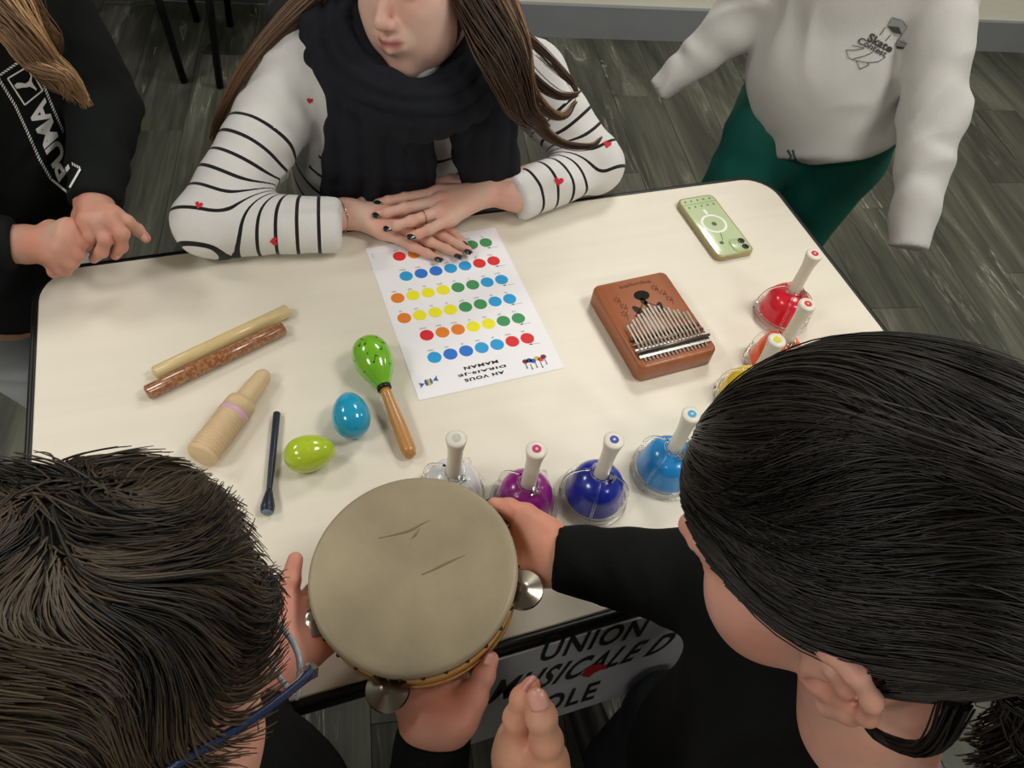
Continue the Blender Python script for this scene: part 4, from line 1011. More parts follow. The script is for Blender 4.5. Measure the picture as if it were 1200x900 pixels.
for h_ in ((233, 240, 5, .3), (321, 283, 5.5, 1.5), (363, 118, 4, .2), (655, 212.5, 6, .1), (712, 169, 5, .2), (645, 159, 5.5, .5), (607, 111, 5, .2), (488, 184, 4, .2)): heart(*h_)
# white undershirt collar under the chin
s = Sdf(.004, .02); s.c(C(492, 76, 1.062), C(498, 104, 1.11), .028, .042); garment('undershirt_collar', s, cloth('white_cotton', 'dededc'), A, amp=.0008, scale=20, seed=2)
# scarf
SCF = cloth('black_wool_scarf', '202229', var=.12, bump=.5, bscale=500, rough=.95)
s = Sdf(.0045, .010)
nb = C(540, 5, 1.22)
outer = spline([C(500, -40, 1.25), C(405, -18, 1.17), C(378, 35, 1.12), C(398, 82, 1.09), C(440, 122, 1.075), C(492, 137, 1.07), C(545, 114, 1.075), C(578, 72, 1.11), C(585, 25, 1.16), C(560, -20, 1.22)], 22)
s.chain(outer, [.033] * 22, k=.006)
mid = spline([C(405, 5, 1.13), C(408, 55, 1.075), C(438, 96, 1.05), C(484, 121, 1.04), C(538, 102, 1.055), C(560, 50, 1.10), C(560, 0, 1.17)], 16)
s.chain(mid, [.027] * 16, k=.005)
inn = spline([C(414, 15, 1.12), C(426, 62, 1.065), C(462, 104, 1.04), C(492, 116, 1.04), C(530, 92, 1.06), C(548, 40, 1.12)], 14)
s.chain(inn, [.017] * 14, k=.004)
for xs, d0 in (((402, 400, 396, 392), 1.10), ((424, 424, 418, 412), 1.085), ((446, 448, 446, 440), 1.08), ((466, 472, 474, 470), 1.085), ((480, 487, 493, 494), 1.10)):
    s.chain([C(xs[0], 105, d0), C(xs[1], 150, d0 + .015), C(xs[2], 190, d0 + .065), C(xs[3], 226, d0 + .125)], [.021, .021, .020, .019], k=.010)
for xs, d0 in (((542, 546, 550, 556), 1.10), ((562, 566, 570, 576), 1.10), ((578, 584, 590, 597), 1.115)):
    s.chain([C(xs[0], 105, d0), C(xs[1], 145, d0 + .02), C(xs[2], 180, d0 + .07), C(xs[3], 214, d0 + .125)], [.023, .023, .022, .021], k=.010)
def scarf_folds(V, N):
    c0_ = C(482, 22, 1.06); ax0 = nrm(CAM - c0_); d = V - c0_; r_ = np.linalg.norm(d - np.outer(d @ ax0, ax0), axis=1)
    ph = noise(V, 3.5, 15) * 1.5; k = np.clip((.155 - r_) / .03, 0, 1); w_ = 1 - 2 * np.abs(np.sin(r_ * 135 + ph)) ** .6
    t_ = (V @ np.array([1., .12, 0])); w2 = 1 - 2 * np.abs(np.sin(t_ * 105 + noise(V, 2.5, 16) * 1.2)) ** .6
    return V + N * (-.0042 * k * w_ - .0034 * (1 - k) * w2)[:, None]
garment('scarf', s, SCF, A, amp=.0025, scale=9, seed=14, smooth=2, more=[scarf_folds])
# long hair
hc = []; P_ = []; R_ = []
def addlock(g, rad, n, rs, seed, a, b, **k):
    p, r = lock(g, rad, n, rs, seed, **k); P_.append(p); R_.append(r); hc.append(hcols(n, a, b, seed))
BRa, BRb = '3a291f', '8a6a50'
addlock([C(535, -60, 1.0), C(560, -5, .985), C(585, 50, .985), C(600, 95, 1.0), C(612, 130, 1.03), C(640, 150, 1.07)], [.030, .034, .034, .026, .018, .008], 420, .0011, 1, BRa, BRb, wave=.002, wfreq=1)
addlock([C(560, -60, 1.0), C(585, -5, 1.0), C(603, 50, 1.0), C(612, 95, 1.02), C(628, 125, 1.06)], [.020, .022, .02, .016, .008], 200, .0011, 2, '4a3427', '9a775a', wave=.002, wfreq=1)
addlock([C(595, 40, 1.0), C(620, 85, 1.04), C(652, 112, 1.08), C(676, 110, 1.1), C(664, 92, 1.1)], [.012, .009, .006, .004, .003], 60, .0009, 3, BRa, BRb, wave=.003, wfreq=1)
addlock([C(600, 70, 1.0), C(630, 122, 1.05), C(660, 135, 1.09), C(676, 118, 1.1)], [.012, .009, .006, .003], 60, .0009, 4, BRa, '9a775a', wave=.003, wfreq=1.5)
addlock([C(606, 90, 1.01), C(625, 140, 1.05), C(655, 165, 1.09), C(690, 172, 1.13), C(706, 160, 1.15)], [.014, .009, .006, .004, .002], 60, .0009, 5, BRa, '8f6e52', wave=.003, wfreq=1.5)
addlock([C(600, 30, 1.0), C(640, 65, 1.06), C(672, 98, 1.1), C(650, 82, 1.1), C(625, 60, 1.08)], [.008, .006, .004, .003, .002], 24, .0008, 6, BRa, BRb, wave=.002, wfreq=1)
addlock([C(430, -60, 1.08), C(375, -10, 1.10), C(325, 38, 1.11), C(290, 80, 1.12), C(262, 128, 1.15), C(246, 165, 1.18)], [.022, .02, .014, .010, .008, .006], 160, .0009, 7, '57402f', 'a07a58', wave=.002, wfreq=1)
addlock([C(530, -60, 1.0), C(538, -5, 1.0), C(540, 25, 1.02), C(532, 55, 1.05)], [.008, .006, .005, .003], 50, .0009, 8, '241a15', '5b4636', wave=.001)
# cap of hair over the skull
s = cap_sdf(.004, plane=((0, .078, .060), (0, .80, -.60))); V, F = s.run(); V = relax(V, F, 1); V = V @ MA.T + lA
nh = 500; r = np.random.default_rng(5); pts = []
for i in range(nh):
    side = 1 if i % 2 else -1; y0 = .06 - .13 * r.random(); tt = np.linspace(0, 1, 12); th = tt * (1.5 + .3 * r.random())
    x = side * .086 * np.sin(th); z = .033 + .098 * np.cos(th) - .06 * np.maximum(tt - .7, 0); y = y0 - .03 * tt + 0 * tt; k = np.sqrt(np.maximum(1 - ((y0 + .014) / .105) ** 2, .05))
    pts.append(np.stack([x * k, y, .033 + (z - .033) * k], 1) @ MA.T + lA)
pts = np.array(pts); idx = np.linspace(0, 11, 20); i0 = np.clip(idx.astype(int), 0, 10); f = (idx - i0)[None, :, None]; pts = pts[:, i0] * (1 - f) + pts[:, i0 + 1] * f
P_.append(pts); R_.append(np.full(pts.shape[:2], .0012)); hc.append(hcols(nh, BRa, BRb, 9))
strands(np.concatenate(P_), np.concatenate(R_), np.concatenate(hc), 'hair', HAIR, A, extra=(V, F, tocolor(len(V), '2c2019')))
# trousers
s = Sdf(.008, .03)
for sx in (-1, 1): s.chain([HIP + [sx * .08, -.02, -.02], HIP + [sx * .10, -.42, .0], HIP + [sx * .10, -.40, -.44]], [.095, .068, .05])
garment('trousers', s, cloth('dark_blue_denim', '232a38'), A, amp=.003, seed=8)
for sx in (-1, 1):
    s = Sdf(.006, .02); p = HIP + [sx * .10, -.40, 0]; s.c((p[0], p[1] + .03, .04), (p[0], p[1] - .13, .032), .038, .032).cut((0, 0, .004), (0, 0, -1)); garment('shoe', s, mat('black_leather', '17171a', rough=.4), A, amp=0)
unparent_fix(A)
# ring and bracelet
rc_ = W(496, 254, TZ + .0515); rd_ = nrm(W(482, 259, TZ + .052) - W(518, 247, TZ + .050)); fr_ = frame(rd_)
V, F = tube([fr_ @ np.array([.0097 * math.cos(a), .0097 * math.sin(a), 0]) for a in np.arange(28) * 2 * PI / 28], .0008, 8, True)
o = mk('finger_ring', V, F, mat('rose_gold', 'd8a27c', rough=.2, metal=1)); o.location = tuple(rc_); tag(o, 'thin rose gold ring on the upper hand over the music sheet', 'ring')
bd = nrm(wr1 - W(360, 262, TZ + .036)); fr_ = frame(bd); bc = wr1 - bd * .010
V, F = tube([fr_ @ np.array([.0265 * math.cos(a), .0265 * math.sin(a), 0]) for a in np.arange(40) * 2 * PI / 40], .0009, 6, True)
o = mk('bracelet', V, F, mat('silver', 'c8c8c8', rough=.2, metal=1)); o.location = tuple(bc); tag(o, 'thin silver bracelet at the cuff of the lower hand', 'bracelet')

# ---------------------------------------------------------------- B: girl in the black hooded top
SKB = 'c8937f'
B = person('girl with wavy fair hair in a black printed sweatshirt, hands at the table corner', (-.36, 1.16, 0))
P0, P1, P2 = C(-28, 20, 1.0), C(0, 190, 1.16), C(8, 345, 1.31)
SB, EB, KB = C(42, -12, 1.02), C(122, 122, 1.10), C(112, 238, 1.04)
SB2, EB2, KB2 = C(-150, 40, .93), C(-110, 282, .97), C(18, 286, 1.015)
hB = np.array(C(-60, -190, .93))
fB, uB = np.array([.35, -.75, -.35]), np.array([0, 0, 1.])
hs = head_sdf(.004); MB, _ = head_matrix(fB, uB, hB, .95); headB = place_head('head', B, fB, uB, hB, .95, 'd3a08c', hs)
hq = lambda L_: [C(x, y, d) for x, y, d in L_]
s = Sdf(.0016, .009)                                     # loosely closed fist
hand(s, KB2 + nrm(KB2 - EB2) * .008, KB2 + (EB2 - KB2) * .22, [
    (hq([(80, 268, .995), (95, 284, 1.0), (90, 298, 1.012), (78, 294, 1.02)]), [.0115, .0095, .0088, .008], True),
    (hq([(78, 280, .990), (90, 297, .998), (84, 307, 1.012), (72, 300, 1.02)]), [.0115, .0095, .0088, .008], True),
    (hq([(72, 291, .990), (82, 308, .998), (76, 316, 1.010), (66, 306, 1.018)]), [.0112, .0092, .0085, .0078], True),
    (hq([(64, 300, .994), (70, 314, 1.002), (64, 318, 1.010), (58, 308, 1.018)]), [.0105, .0086, .008, .0072], True),
    (hq([(60, 268, 1.01), (82, 276, 1.015), (98, 287, 1.02)]), [.012, .011, .009], False)], wr=(.0255, .026), mc=.0135)
V, F = s.run(); hB1 = (V, F, skin_cols(V, SKB, [(C(x, y, d), .016, 'b8705f', .4) for x, y, d in ((95, 284, 1.0), (90, 297, .998), (82, 308, .998), (70, 314, 1.0))]))
s = Sdf(.0016, .009)
hand(s, KB + nrm(KB - EB) * .006, KB + (EB - KB) * .28, [
    (hq([(131, 252, 1.01), (149, 260, 1.015), (161, 269, 1.03), (171, 279, 1.04)]), [.0102, .0086, .0076, .0064], True),
    (hq([(127, 258, 1.00), (143, 274, 1.0), (142, 289, 1.015), (135, 299, 1.03)]), [.0105, .0088, .0078, .0066], True),
    (hq([(115, 261, 1.00), (124, 280, .998), (119, 295, 1.01), (110, 303, 1.025)]), [.0105, .0088, .0078, .0066], True),
    (hq([(102, 260, 1.00), (106, 276, 1.0), (104, 286, 1.012), (99, 292, 1.025)]), [.0098, .0082, .0074, .0062], True),
    (hq([(94, 254, 1.03), (90, 268, 1.03), (92, 280, 1.03)]), [.011, .010, .0085], False)], wr=(.0225, .0245), mc=.0125)
V, F = s.run(); hB2 = (V, F, skin_cols(V, SKB, [(C(x, y, d), .014, 'c4705f', .45) for x, y, d in ((171, 279, 1.04), (135, 298, 1.03), (110, 302, 1.025), (124, 280, 1.), (143, 274, 1.))]))
cB = core([([hB, P0, P1, P2], [.05, .06, .08, .08]), ([SB, EB, C(106, 246, 1.035)], [.035, .03, .022]), ([SB2, EB2, C(26, 283, 1.02)], [.035, .03, .022]), ([P0, SB], [.05, .04]), ([P0, SB2], [.05, .04])], SKB)
body_B = join_body([headB, hB1, hB2, cB], B)
NN = mat('natural_nail', 'd9a092', rough=.3, coat=.4)
nail(C(161, 269, 1.02), C(171.5, 279, 1.033), imgdir(.3, .4, .9), .009, .010, NN, body_B)
nail(C(142, 289, 1.005), C(135, 299.5, 1.022), imgdir(0, 0, 1), .009, .010, NN, body_B)
nail(C(119, 295, 1.003), C(110, 303, 1.017), imgdir(0, 0, 1), .009, .010, NN, body_B)
BKF = cloth('black_sweatshirt', '131717', var=.1, bump=.3, bscale=400)
s = Sdf(.0055, .04); s.c(P0, P1, .105, .112).c(P1, P2, .112, .112).c(P0, SB, .08, .06).c(P0, SB2, .08, .06).c(P0, P0 * .5 + hB * .5, .075, .055)
s.cut(P2 + nrm(P2 - P1) * .0, nrm(P2 - P1))
s.chain([SB, EB, KB], [.060, .049, .034], k=.012, flat=1).chain([SB2, EB2, KB2], [.062, .05, .0355], k=.015, flat=1)
s.c(KB + (EB - KB) * .25, KB, .031, .0305, k=.004, flat=1)
swB = garment('black_sweatshirt', s, BKF, B, amp=.004, scale=8, seed=21, more=[sleeve_wrinkles(SB, EB, .055, .005, 80, 3), sleeve_wrinkles(EB, KB, .043, .005, 85, 4)])
PW2 = mat('white_screen_print', 'e9e9e9', rough=.6)
tv, tf, _ = text_mesh('PUMA', bold=.032, maxedge=.12, space=.95)
drape(quad_map(tv, [(82, 197), (53, 114), (31, 127), (69, 214)]), tf, swB, .0022, 'lettering', PW2, B)
def pline(pts, wpx, dash=None, name='printed_line'):
    pts = np.array(pts, float); seg = []
    for a, b in zip(pts[:-1], pts[1:]):
        L_ = np.linalg.norm(b - a); d = (b - a) / L_; nn_ = np.array([-d[1], d[0]]); n_ = max(1, int(L_ / (dash or 6)))
        for i in range(n_):
            p = a + d * L_ * i / n_; q = a + d * L_ * ((i + (.55 if dash else 1)) / n_); sl = d * (1.2 if dash else 0)
            seg.append((np.array([p - nn_ * wpx / 2 - sl, q - nn_ * wpx / 2 - sl, q + nn_ * wpx / 2 + sl, p + nn_ * wpx / 2 + sl]), [(0, 1, 2, 3)]))
    return seg
V, F = join(pline([(-3, 90), (18, 124), (31, 152), (46, 186), (60, 210)], 3.2, 3.4) + pline([(-3, 90), (33, 65), (48, 92), (61, 124), (75, 156)], 3.0, 3.4) + pline([(94, 197), (83, 191)], 3, 3))
o = drape(V, F, swB, .0022, 'stitch_print', PW2, B); o['kind'] = 'stuff'
V, F = join(pline([(60, 210), (78.5, 225), (94, 198)], 2.6)); drape(V, F, swB, .0022, 'stitch_border', PW2, B)
V, F = join(pline([(9, 92), (33.5, 77.5), (50, 106), (29, 123), (9, 92)], 1.8)); drape(V, F, swB, .0022, 'logo_frame', PW2, B)
cat_ = np.array([(17, 100), (20, 97), (25, 97), (30, 98), (34, 95), (36, 89), (34.5, 86), (35.5, 85), (37.5, 89), (37, 95), (39, 99), (43, 104), (42.5, 106.5), (40, 104), (35, 101.5), (31, 102.5), (27, 102.5), (23, 103.5), (19, 104), (20, 102), (18, 102.5)])
bmx = bmesh.new(); vs = [bmx.verts.new((p[0], p[1], 0)) for p in cat_]; bmx.faces.new(vs); bmesh.ops.triangulate(bmx, faces=bmx.faces); bmx.verts.index_update(); F = [tuple(v.index for v in f.verts) for f in bmx.faces]; V = np.array([v.co[:2] for v in bmx.verts]); bmx.free()
drape(V, F, swB, .0024, 'cat_emblem', PW2, B)
P_ = []; R_ = []; hc = []
addlock([C(-60, -110, .90), C(-20, -40, .90), C(15, 15, .89), C(38, 50, .89), C(70, 82, .91), C(100, 128, .94)], [.030, .036, .026, .016, .014, .006], 300, .0009, 31, '7a5c42', 'bd9668', wave=.006, wfreq=2.2)
addlock([C(-60, -90, .90), C(-30, -10, .9), C(8, 40, .89), C(40, 75, .9), C(75, 92, .91), C(86, 118, .93)], [.030, .028, .012, .008, .009, .004], 160, .0009, 32, '886648', 'cda67a', wave=.007, wfreq=2.6)
addlock([C(-60, -60, .90), C(-25, 0, .9), C(12, 30, .885), C(45, 72, .9), C(62, 100, .92), C(88, 122, .93)], [.02, .02, .012, .008, .006, .003], 90, .0008, 33, '65492f', 'b3895c', wave=.008, wfreq=2)
addlock([C(-40, -100, .93), C(0, -40, .93), C(40, 10, .95), C(62, 50, .98), C(50, 80, .99)], [.03, .02, .014, .008, .004], 60, .0006, 34, '5a3e28', 'a07850', wave=.006, wfreq=2, stray=.5)
s = cap_sdf(.005); V, F = s.run(); V = relax(V, F, 1); V = V @ MB.T + hB
strands(np.concatenate(P_), np.concatenate(R_), np.concatenate(hc), 'hair', HAIR, B, extra=(V, F, tocolor(len(V), '8a6340')))
s = Sdf(.007, .03); HB = np.array([-.36, 1.14, .60])
for sx, ft in ((-1, (-.43, 1.13)), (1, (-.25, 1.15))): s.chain([P2 + [sx * .06, 0, .03], ((P2[0] + sx * .085), 1.13, .45), (ft[0], ft[1], .10)], [.088, .068, .052])
garment('trousers', s, cloth('pale_grey_trousers', 'b9bfc6'), B, amp=.004, seed=18)
for ft in ((-.43, 1.13), (-.25, 1.15)):
    s = Sdf(.006, .02); s.c((ft[0], ft[1] + .03, .045), (ft[0], ft[1] - .13, .035), .042, .036).cut((0, 0, .004), (0, 0, -1)); garment('shoe', s, mat('white_shoe_leather', 'd8d8d8', rough=.5), B, amp=0)
unparent_fix(B)

# ---------------------------------------------------------------- C: child in the pale grey sweatshirt
Cc_ = person('child in a pale grey sweatshirt and green sports trousers standing at the far right', (1.04, 1.08, 0))
Q0, Q1, Q2 = C(990, -20, 1.36), C(968, 85, 1.44), C(975, 150, 1.485)
SC1, EC1, KC1 = C(925, -45, 1.36), C(858, 30, 1.43), C(771, 109, 1.50)
SC2, EC2, KC2 = C(1105, -35, 1.28), C(1094, 130, 1.31), C(1063, 292, 1.325)
hC = np.array([1.07, 1.13, 1.20]); fC, uC = np.array([-.4, -.85, -.3]), np.array([0, 0, 1.])
hs = head_sdf(.004); MC_, _ = head_matrix(fC, uC, hC, .93); headC = place_head('head', Cc_, fC, uC, hC, .93, 'd6a892', hs)
sC = []
for E_, K_ in ((EC1, KC1), (EC2, KC2)):
    s = Sdf(.0025, .009); d = nrm(K_ - E_); sd = nrm(np.cross(d, (0, 0, 1.))); up_ = np.cross(sd, d); Wp = K_ - d * .12
    fg = []
    for j, off in enumerate((-.024, -.008, .008, .024)):
        m0 = K_ - d * .035 + sd * off; m0 = m0 - d * .05; fg.append(([m0, m0 + d * .016 - up_ * .006, m0 + d * .004 - up_ * .010], [.008, .0075, .007], True))
    fg.append(([K_ - d * .10 + sd * .012, K_ - d * .08 + sd * .016, K_ - d * .07 + sd * .012 - up_ * .006], [.009, .008, .007], False))
    hand(s, Wp, K_ - d * .16, fg, wr=(.019, .02), mc=.010); V, F = s.run(); sC.append((V, F, skin_cols(V, 'd6a892')))
cC = core([([hC, Q0, Q1, Q2], [.045, .07, .08, .08]), ([SC1, EC1, KC1 - nrm(KC1 - EC1) * .1], [.035, .028, .02]), ([SC2, EC2, KC2 - nrm(KC2 - EC2) * .1], [.035, .028, .02]), ([Q0, SC1], [.05, .04]), ([Q0, SC2], [.05, .04])], 'd6a892')
join_body([headC] + sC + [cC], Cc_)
GRF = cloth('pale_grey_sweatshirt', 'c2c1bd', var=.03, bump=.25, bscale=420)
s = Sdf(.0055, .05)
ux = nrm(SC2 - SC1); qd = nrm(Q2 - Q1)
s.c(Q0 - ux * .03, Q1 - ux * .035, .105, .100).c(Q0 + ux * .03, Q1 + ux * .035, .105, .100).c(Q1 - ux * .035, Q2 - ux * .03 + qd * .03, .100, .094, flat=1).c(Q1 + ux * .035, Q2 + ux * .03 + qd * .03, .100, .094, flat=1).c(Q2 - ux * .03, Q2 - ux * .03 + qd * .034, .093, .090, k=.004, flat=1).c(Q2 + ux * .03, Q2 + ux * .03 + qd * .034, .093, .090, k=.004, flat=1)
s.c(Q0, SC1, .09, .06).c(Q0, SC2, .09, .062).c(Q0, Q0 * .55 + hC * .45, .075, .058)
s.cut(Q2 + nrm(Q2 - Q1) * .035, nrm(Q2 - Q1 + imgdir(-.02, -.01, 0)))
s2 = s; s.chain([SC1, EC1, KC1], [.058, .046, .029], k=.02, flat=1).chain([SC2, EC2, KC2], [.060, .052, .034], k=.02, flat=1)
s.cuts = []; hemn = nrm(Q2 - Q1); hem_p = Q2 + hemn * .035
s.base = [p for p in s.base]
V, F = s.run(); V = relax(V, F, 2); N = vnormals(V, F); V = folds(V, N, .0050, 8, 41)
for fn in (sleeve_wrinkles(SC1, EC1, .052, .004, 80, 3), sleeve_wrinkles(EC1, KC1, .038, .0022, 100, 4), sleeve_wrinkles(SC2, EC2, .056, .003, 70, 5), sleeve_wrinkles(EC2, KC2, .043, .005, 80, 6)): V = fn(V, N)
V = relax(V, F, 1, .4)
swC = mk('grey_sweatshirt', V, F, GRF, Cc_)
tv, tf, _ = text_mesh('Skate', bold=.03, maxedge=.1); DKP = mat('dark_print', '33332f', rough=.6); MGP = mat('grey_print', '8d8d8a', rough=.6)
drape(quad_map(tv, [(1015, 48), (1043, 62), (1049, 54), (1021, 38)]), tf, swC, .002, 'lettering', DKP, Cc_)
tv, tf, _ = text_mesh('Contest', bold=.02, maxedge=.1)
drape(quad_map(tv, [(1004, 50), (1037, 67), (1041, 61), (1009, 43)]), tf, swC, .002, 'lettering', DKP, Cc_)
def pp_(L_): return [(980 + x / 11.25, 10 + y / 11.25) for x, y in L_]
lines = [[(740, 118), (870, 160), (930, 245)], [(130, 545), (160, 650), (270, 690), (430, 715), (560, 700), (650, 640)], [(130, 545), (230, 550), (340, 530), (370, 522)], [(210, 485), (370, 522)], [(230, 660), (380, 625), (480, 575)], [(265, 690), (310, 800)], [(310, 800), (430, 745), (410, 715)], [(650, 245), (580, 350)], [(720, 345), (650, 430)], [(830, 425), (930, 465)], [(860, 345), (780, 480)]]
V, F = join([q for l in lines for q in pline(pp_(l), .8)]); drape(V, F, swC, .002, 'ramp_outline', DKP, Cc_)
for pts, mm in (([(735, 118), (860, 170), (930, 245), (865, 345), (830, 240), (675, 230)], MGP), ([(675, 230), (830, 250), (865, 345), (745, 310)], DKP), ([(835, 430), (930, 465), (885, 520), (780, 490)], MGP), ([(780, 492), (895, 510), (885, 535), (800, 530)], DKP)):
    drape(pp_(pts), [tuple(range(len(pts)))], swC, .0024 if mm is DKP else .0022, 'ramp_block', mm, Cc_)
# hem band, trousers
GRP = cloth('dark_green_sports_cloth', '14594e', var=.08, bump=.15, bscale=200, rough=.6)
s = Sdf(.006, .04); H1, H2 = C(905, 158, 1.56), C(985, 180, 1.54)
s.c(C(915, 120, 1.57), H1, .085, .094).c(Q2 + ux * .035, H2, .085, .088).c(H1, (.90, 1.03, .42), .088, .072, k=.02).c(H2, (1.10, 1.02, .42), .088, .072, k=.02).c((.90, 1.03, .42), (.90, 1.06, .10), .072, .055, k=.02).c((1.10, 1.02, .42), (1.12, 1.06, .10), .072, .055, k=.02)
trC = garment('green_trousers', s, GRP, Cc_, amp=.004, scale=6, seed=51)
V, F = tube([C(1027, 168, 1.49), C(1024, 180, 1.495), C(1016, 196, 1.50)], [.004, .006, .004], 8); mk('side_stripe', V, F, mat('white_piping', 'd9dcc8', rough=.6), Cc_)
V, F = join([tube([C(923, 176, 1.405), C(927, 183, 1.405), C(925, 190, 1.41)], .0022, 6), tube([C(929, 176, 1.405), C(931, 184, 1.405), C(933, 187, 1.41)], .002, 6)]); mk('drawstring', V, F, mat('dark_cord', '1a2a2a', rough=.7), Cc_)
for fx in (.90, 1.12):
    s = Sdf(.006, .02); s.c((fx, 1.09, .045), (fx, .94, .035), .042, .036).cut((0, 0, .004), (0, 0, -1)); garment('shoe', s, mat('dark_trainer', '2a2c30', rough=.6), Cc_, amp=0)
TPL = ((0, .085, .055), (0, .25, -.97), (0, -.030, 0), (0, 1, .25))
def short_hair(M_, loc, parent, n, ln, rs, a, b, seed, capcol, crown=(.0, -.45, .89), fr=(.085, .104, .096), swirl=.5, lift=.004, hm=HAIR, steps=12, hair_h=.0035, plane=((0, .085, .062), (0, .8, -.6)), side_cut=None, clump=.5, gather=None, jitter=.0, bias=None, cfreq=22):
    r = np.random.default_rng(seed); cc = np.array([0, -.014, .033]); rad = np.array(fr); cr = nrm(crown)
    D = r.normal(size=(n * 4, 3)); D /= np.linalg.norm(D, axis=1)[:, None]; Pp = cc + D * rad * .98; pn = nrm(plane[1]); keep = ((Pp - np.array(plane[0])) @ pn < -.002)
    if len(plane) > 2: keep |= (Pp - np.array(plane[2])) @ nrm(plane[3]) < -.002
    keep &= Pp[:, 2] > -.085
    D = D[keep][:n]; n = len(D); X = D.copy(); out = [cc + X * rad]; h_ = ln / steps
    lens = (.75 + .5 * r.random(n)) * (np.clip(.6 + .8 * (D[:, 2] + .1) / .5, .55, 1) if side_cut else 1) ; sx = r.normal(size=(n, 3)) * .12
    for k in range(steps - 1):
        if gather is None:
            g = X - cr; g = g - X * (g * X).sum(1)[:, None]; g /= np.linalg.norm(g, axis=1)[:, None] + 1e-6
            tw = np.cross(X, g); g = g + swirl * tw
        else:
            G_ = nrm(gather); g = G_ - X * (X @ G_)[:, None]; g /= np.linalg.norm(g, axis=1)[:, None] + 1e-6
        if bias is not None: g = g + np.array(bias)
        cl = np.stack([noise(X * .1, cfreq, seed + q) for q in range(3)], 1) * clump
        g = g + cl + sx; g = g - X * (g * X).sum(1)[:, None]; g /= np.linalg.norm(g, axis=1)[:, None] + 1e-6
        X = X + g * (h_ * lens / .095)[:, None]; X /= np.linalg.norm(X, axis=1)[:, None]
        up_ = 1 + (lift / .095) * ((k + 1) / steps) ** 1.5 * (1 + noise(D * .1, 30, seed + 9) * .9 + jitter * r.normal(size=n) * .0)
        out.append(cc + X * rad * up_[:, None])
    P = np.stack(out, 1) @ M_.T + loc; s_ = np.linspace(0, 1, steps); R = rs * (.7 + .6 * r.random(n))[:, None] * (1 - .65 * s_[None] ** 2) * np.linalg.norm(M_[0])
    cl = np.clip(.5 + .35 * noise(D * .1, 26, seed + 20), 0, 1)[:, None]; t = np.clip(cl * 1.15 - .2 + (r.random(n)[:, None] - .3) * .45, 0, 1)
    cols = np.array(lin(a)) * (1 - t) + np.array(lin(b)) * t
    cs = cap_sdf(hair_h, r=tuple(np.array(fr) * .985), plane=plane)
    V, F = cs.run(); V = relax(V, F, 1); V = V @ M_.T + loc
    return P, R, cols, (V, F, tocolor(len(V), capcol))
P, R, cl_, ex = short_hair(MC_, hC, Cc_, 500, .07, .0018, '3a2a1e', '6a4c34', 61, '2e2118', hair_h=.005); strands(P, R, cl_, 'hair', HAIR, Cc_, extra=ex)
unparent_fix(Cc_)

# ---------------------------------------------------------------- D: boy with glasses in the foreground
SKD = 'cd8f7c'
Dp = person('boy with short dark tousled hair and glasses, seen from above, holding the tambourine', (-.17, .06, 0))
fD, uD = imgdir(.64, .12, -.76), imgdir(.02, .90, .38)
lD = solve_loc(fD, uD, 1.0, (.070, .088, .012), C(352, 790, .465)); MD, _ = head_matrix(fD, uD, lD, 1.0)
neckD = lD - nrm(uD) * .13 - nrm(fD) * .05
hs = head_sdf(.0026, neck=tuple(np.linalg.inv(MD) @ (neckD - lD)), es=.8)
headD = place_head('head', Dp, fD, uD, lD, 1.0, 'cf9e8a', hs, reds=[((.05, .055, -.03), .035, 'c9806e', .4), ((-.05, .055, -.03), .035, 'c9806e', .4)])
SD1, ED1, KD1 = C(330, 955, .68), C(480, 1080, .80), W(509, 858, .798)
SD2, ED2, KD2 = C(150, 960, .62), C(215, 900, .72), W(306, 790, .804)
hw = lambda L_: [W(x, y, z) for x, y, z in L_]
s = Sdf(.0016, .010)                                     # right hand, palm up under the front rim
wD = W(509, 852, .800)
hand(s, wD, KD1 + (ED1 - KD1) * .3, [
    (hw([(537, 806, .800), (536, 772, .795), (530, 750, .800), (526, 735, .806)]), [.0105, .0088, .008, .007], True),
    (hw([(516, 802, .797), (512, 764, .790), (508, 742, .797), (506, 728, .805)]), [.0108, .009, .008, .007], True),
    (hw([(496, 805, .797), (489, 772, .790), (486, 752, .797), (485, 738, .805)]), [.0105, .0088, .0078, .0068], True),
    (hw([(478, 814, .800), (470, 788, .795), (467, 772, .800), (467, 760, .806)]), [.0098, .0078, .007, .006], True),
    (hw([(542, 842, .806), (556, 815, .818), (567, 792, .828), (575, 773, .836)]), [.0155, .0115, .0100, .0078], False)], wr=(.0245, .0255), mc=.0135,
    thenar=[(W(530, 852, .803), W(552, 822, .815), .017, .012), (W(490, 850, .80), W(482, 820, .80), .015, .012)])
V, F = s.run(); hD1 = (V, F, skin_cols(V, SKD, [(W(575, 773, .836), .02, 'd98a76', .5), (W(550, 830, .82), .03, 'd98a76', .3), (W(490, 835, .81), .03, 'd68470', .3)]))
s = Sdf(.0016, .010)                                     # left hand at the far rim, thumb up
wDl = W(312, 782, .806)
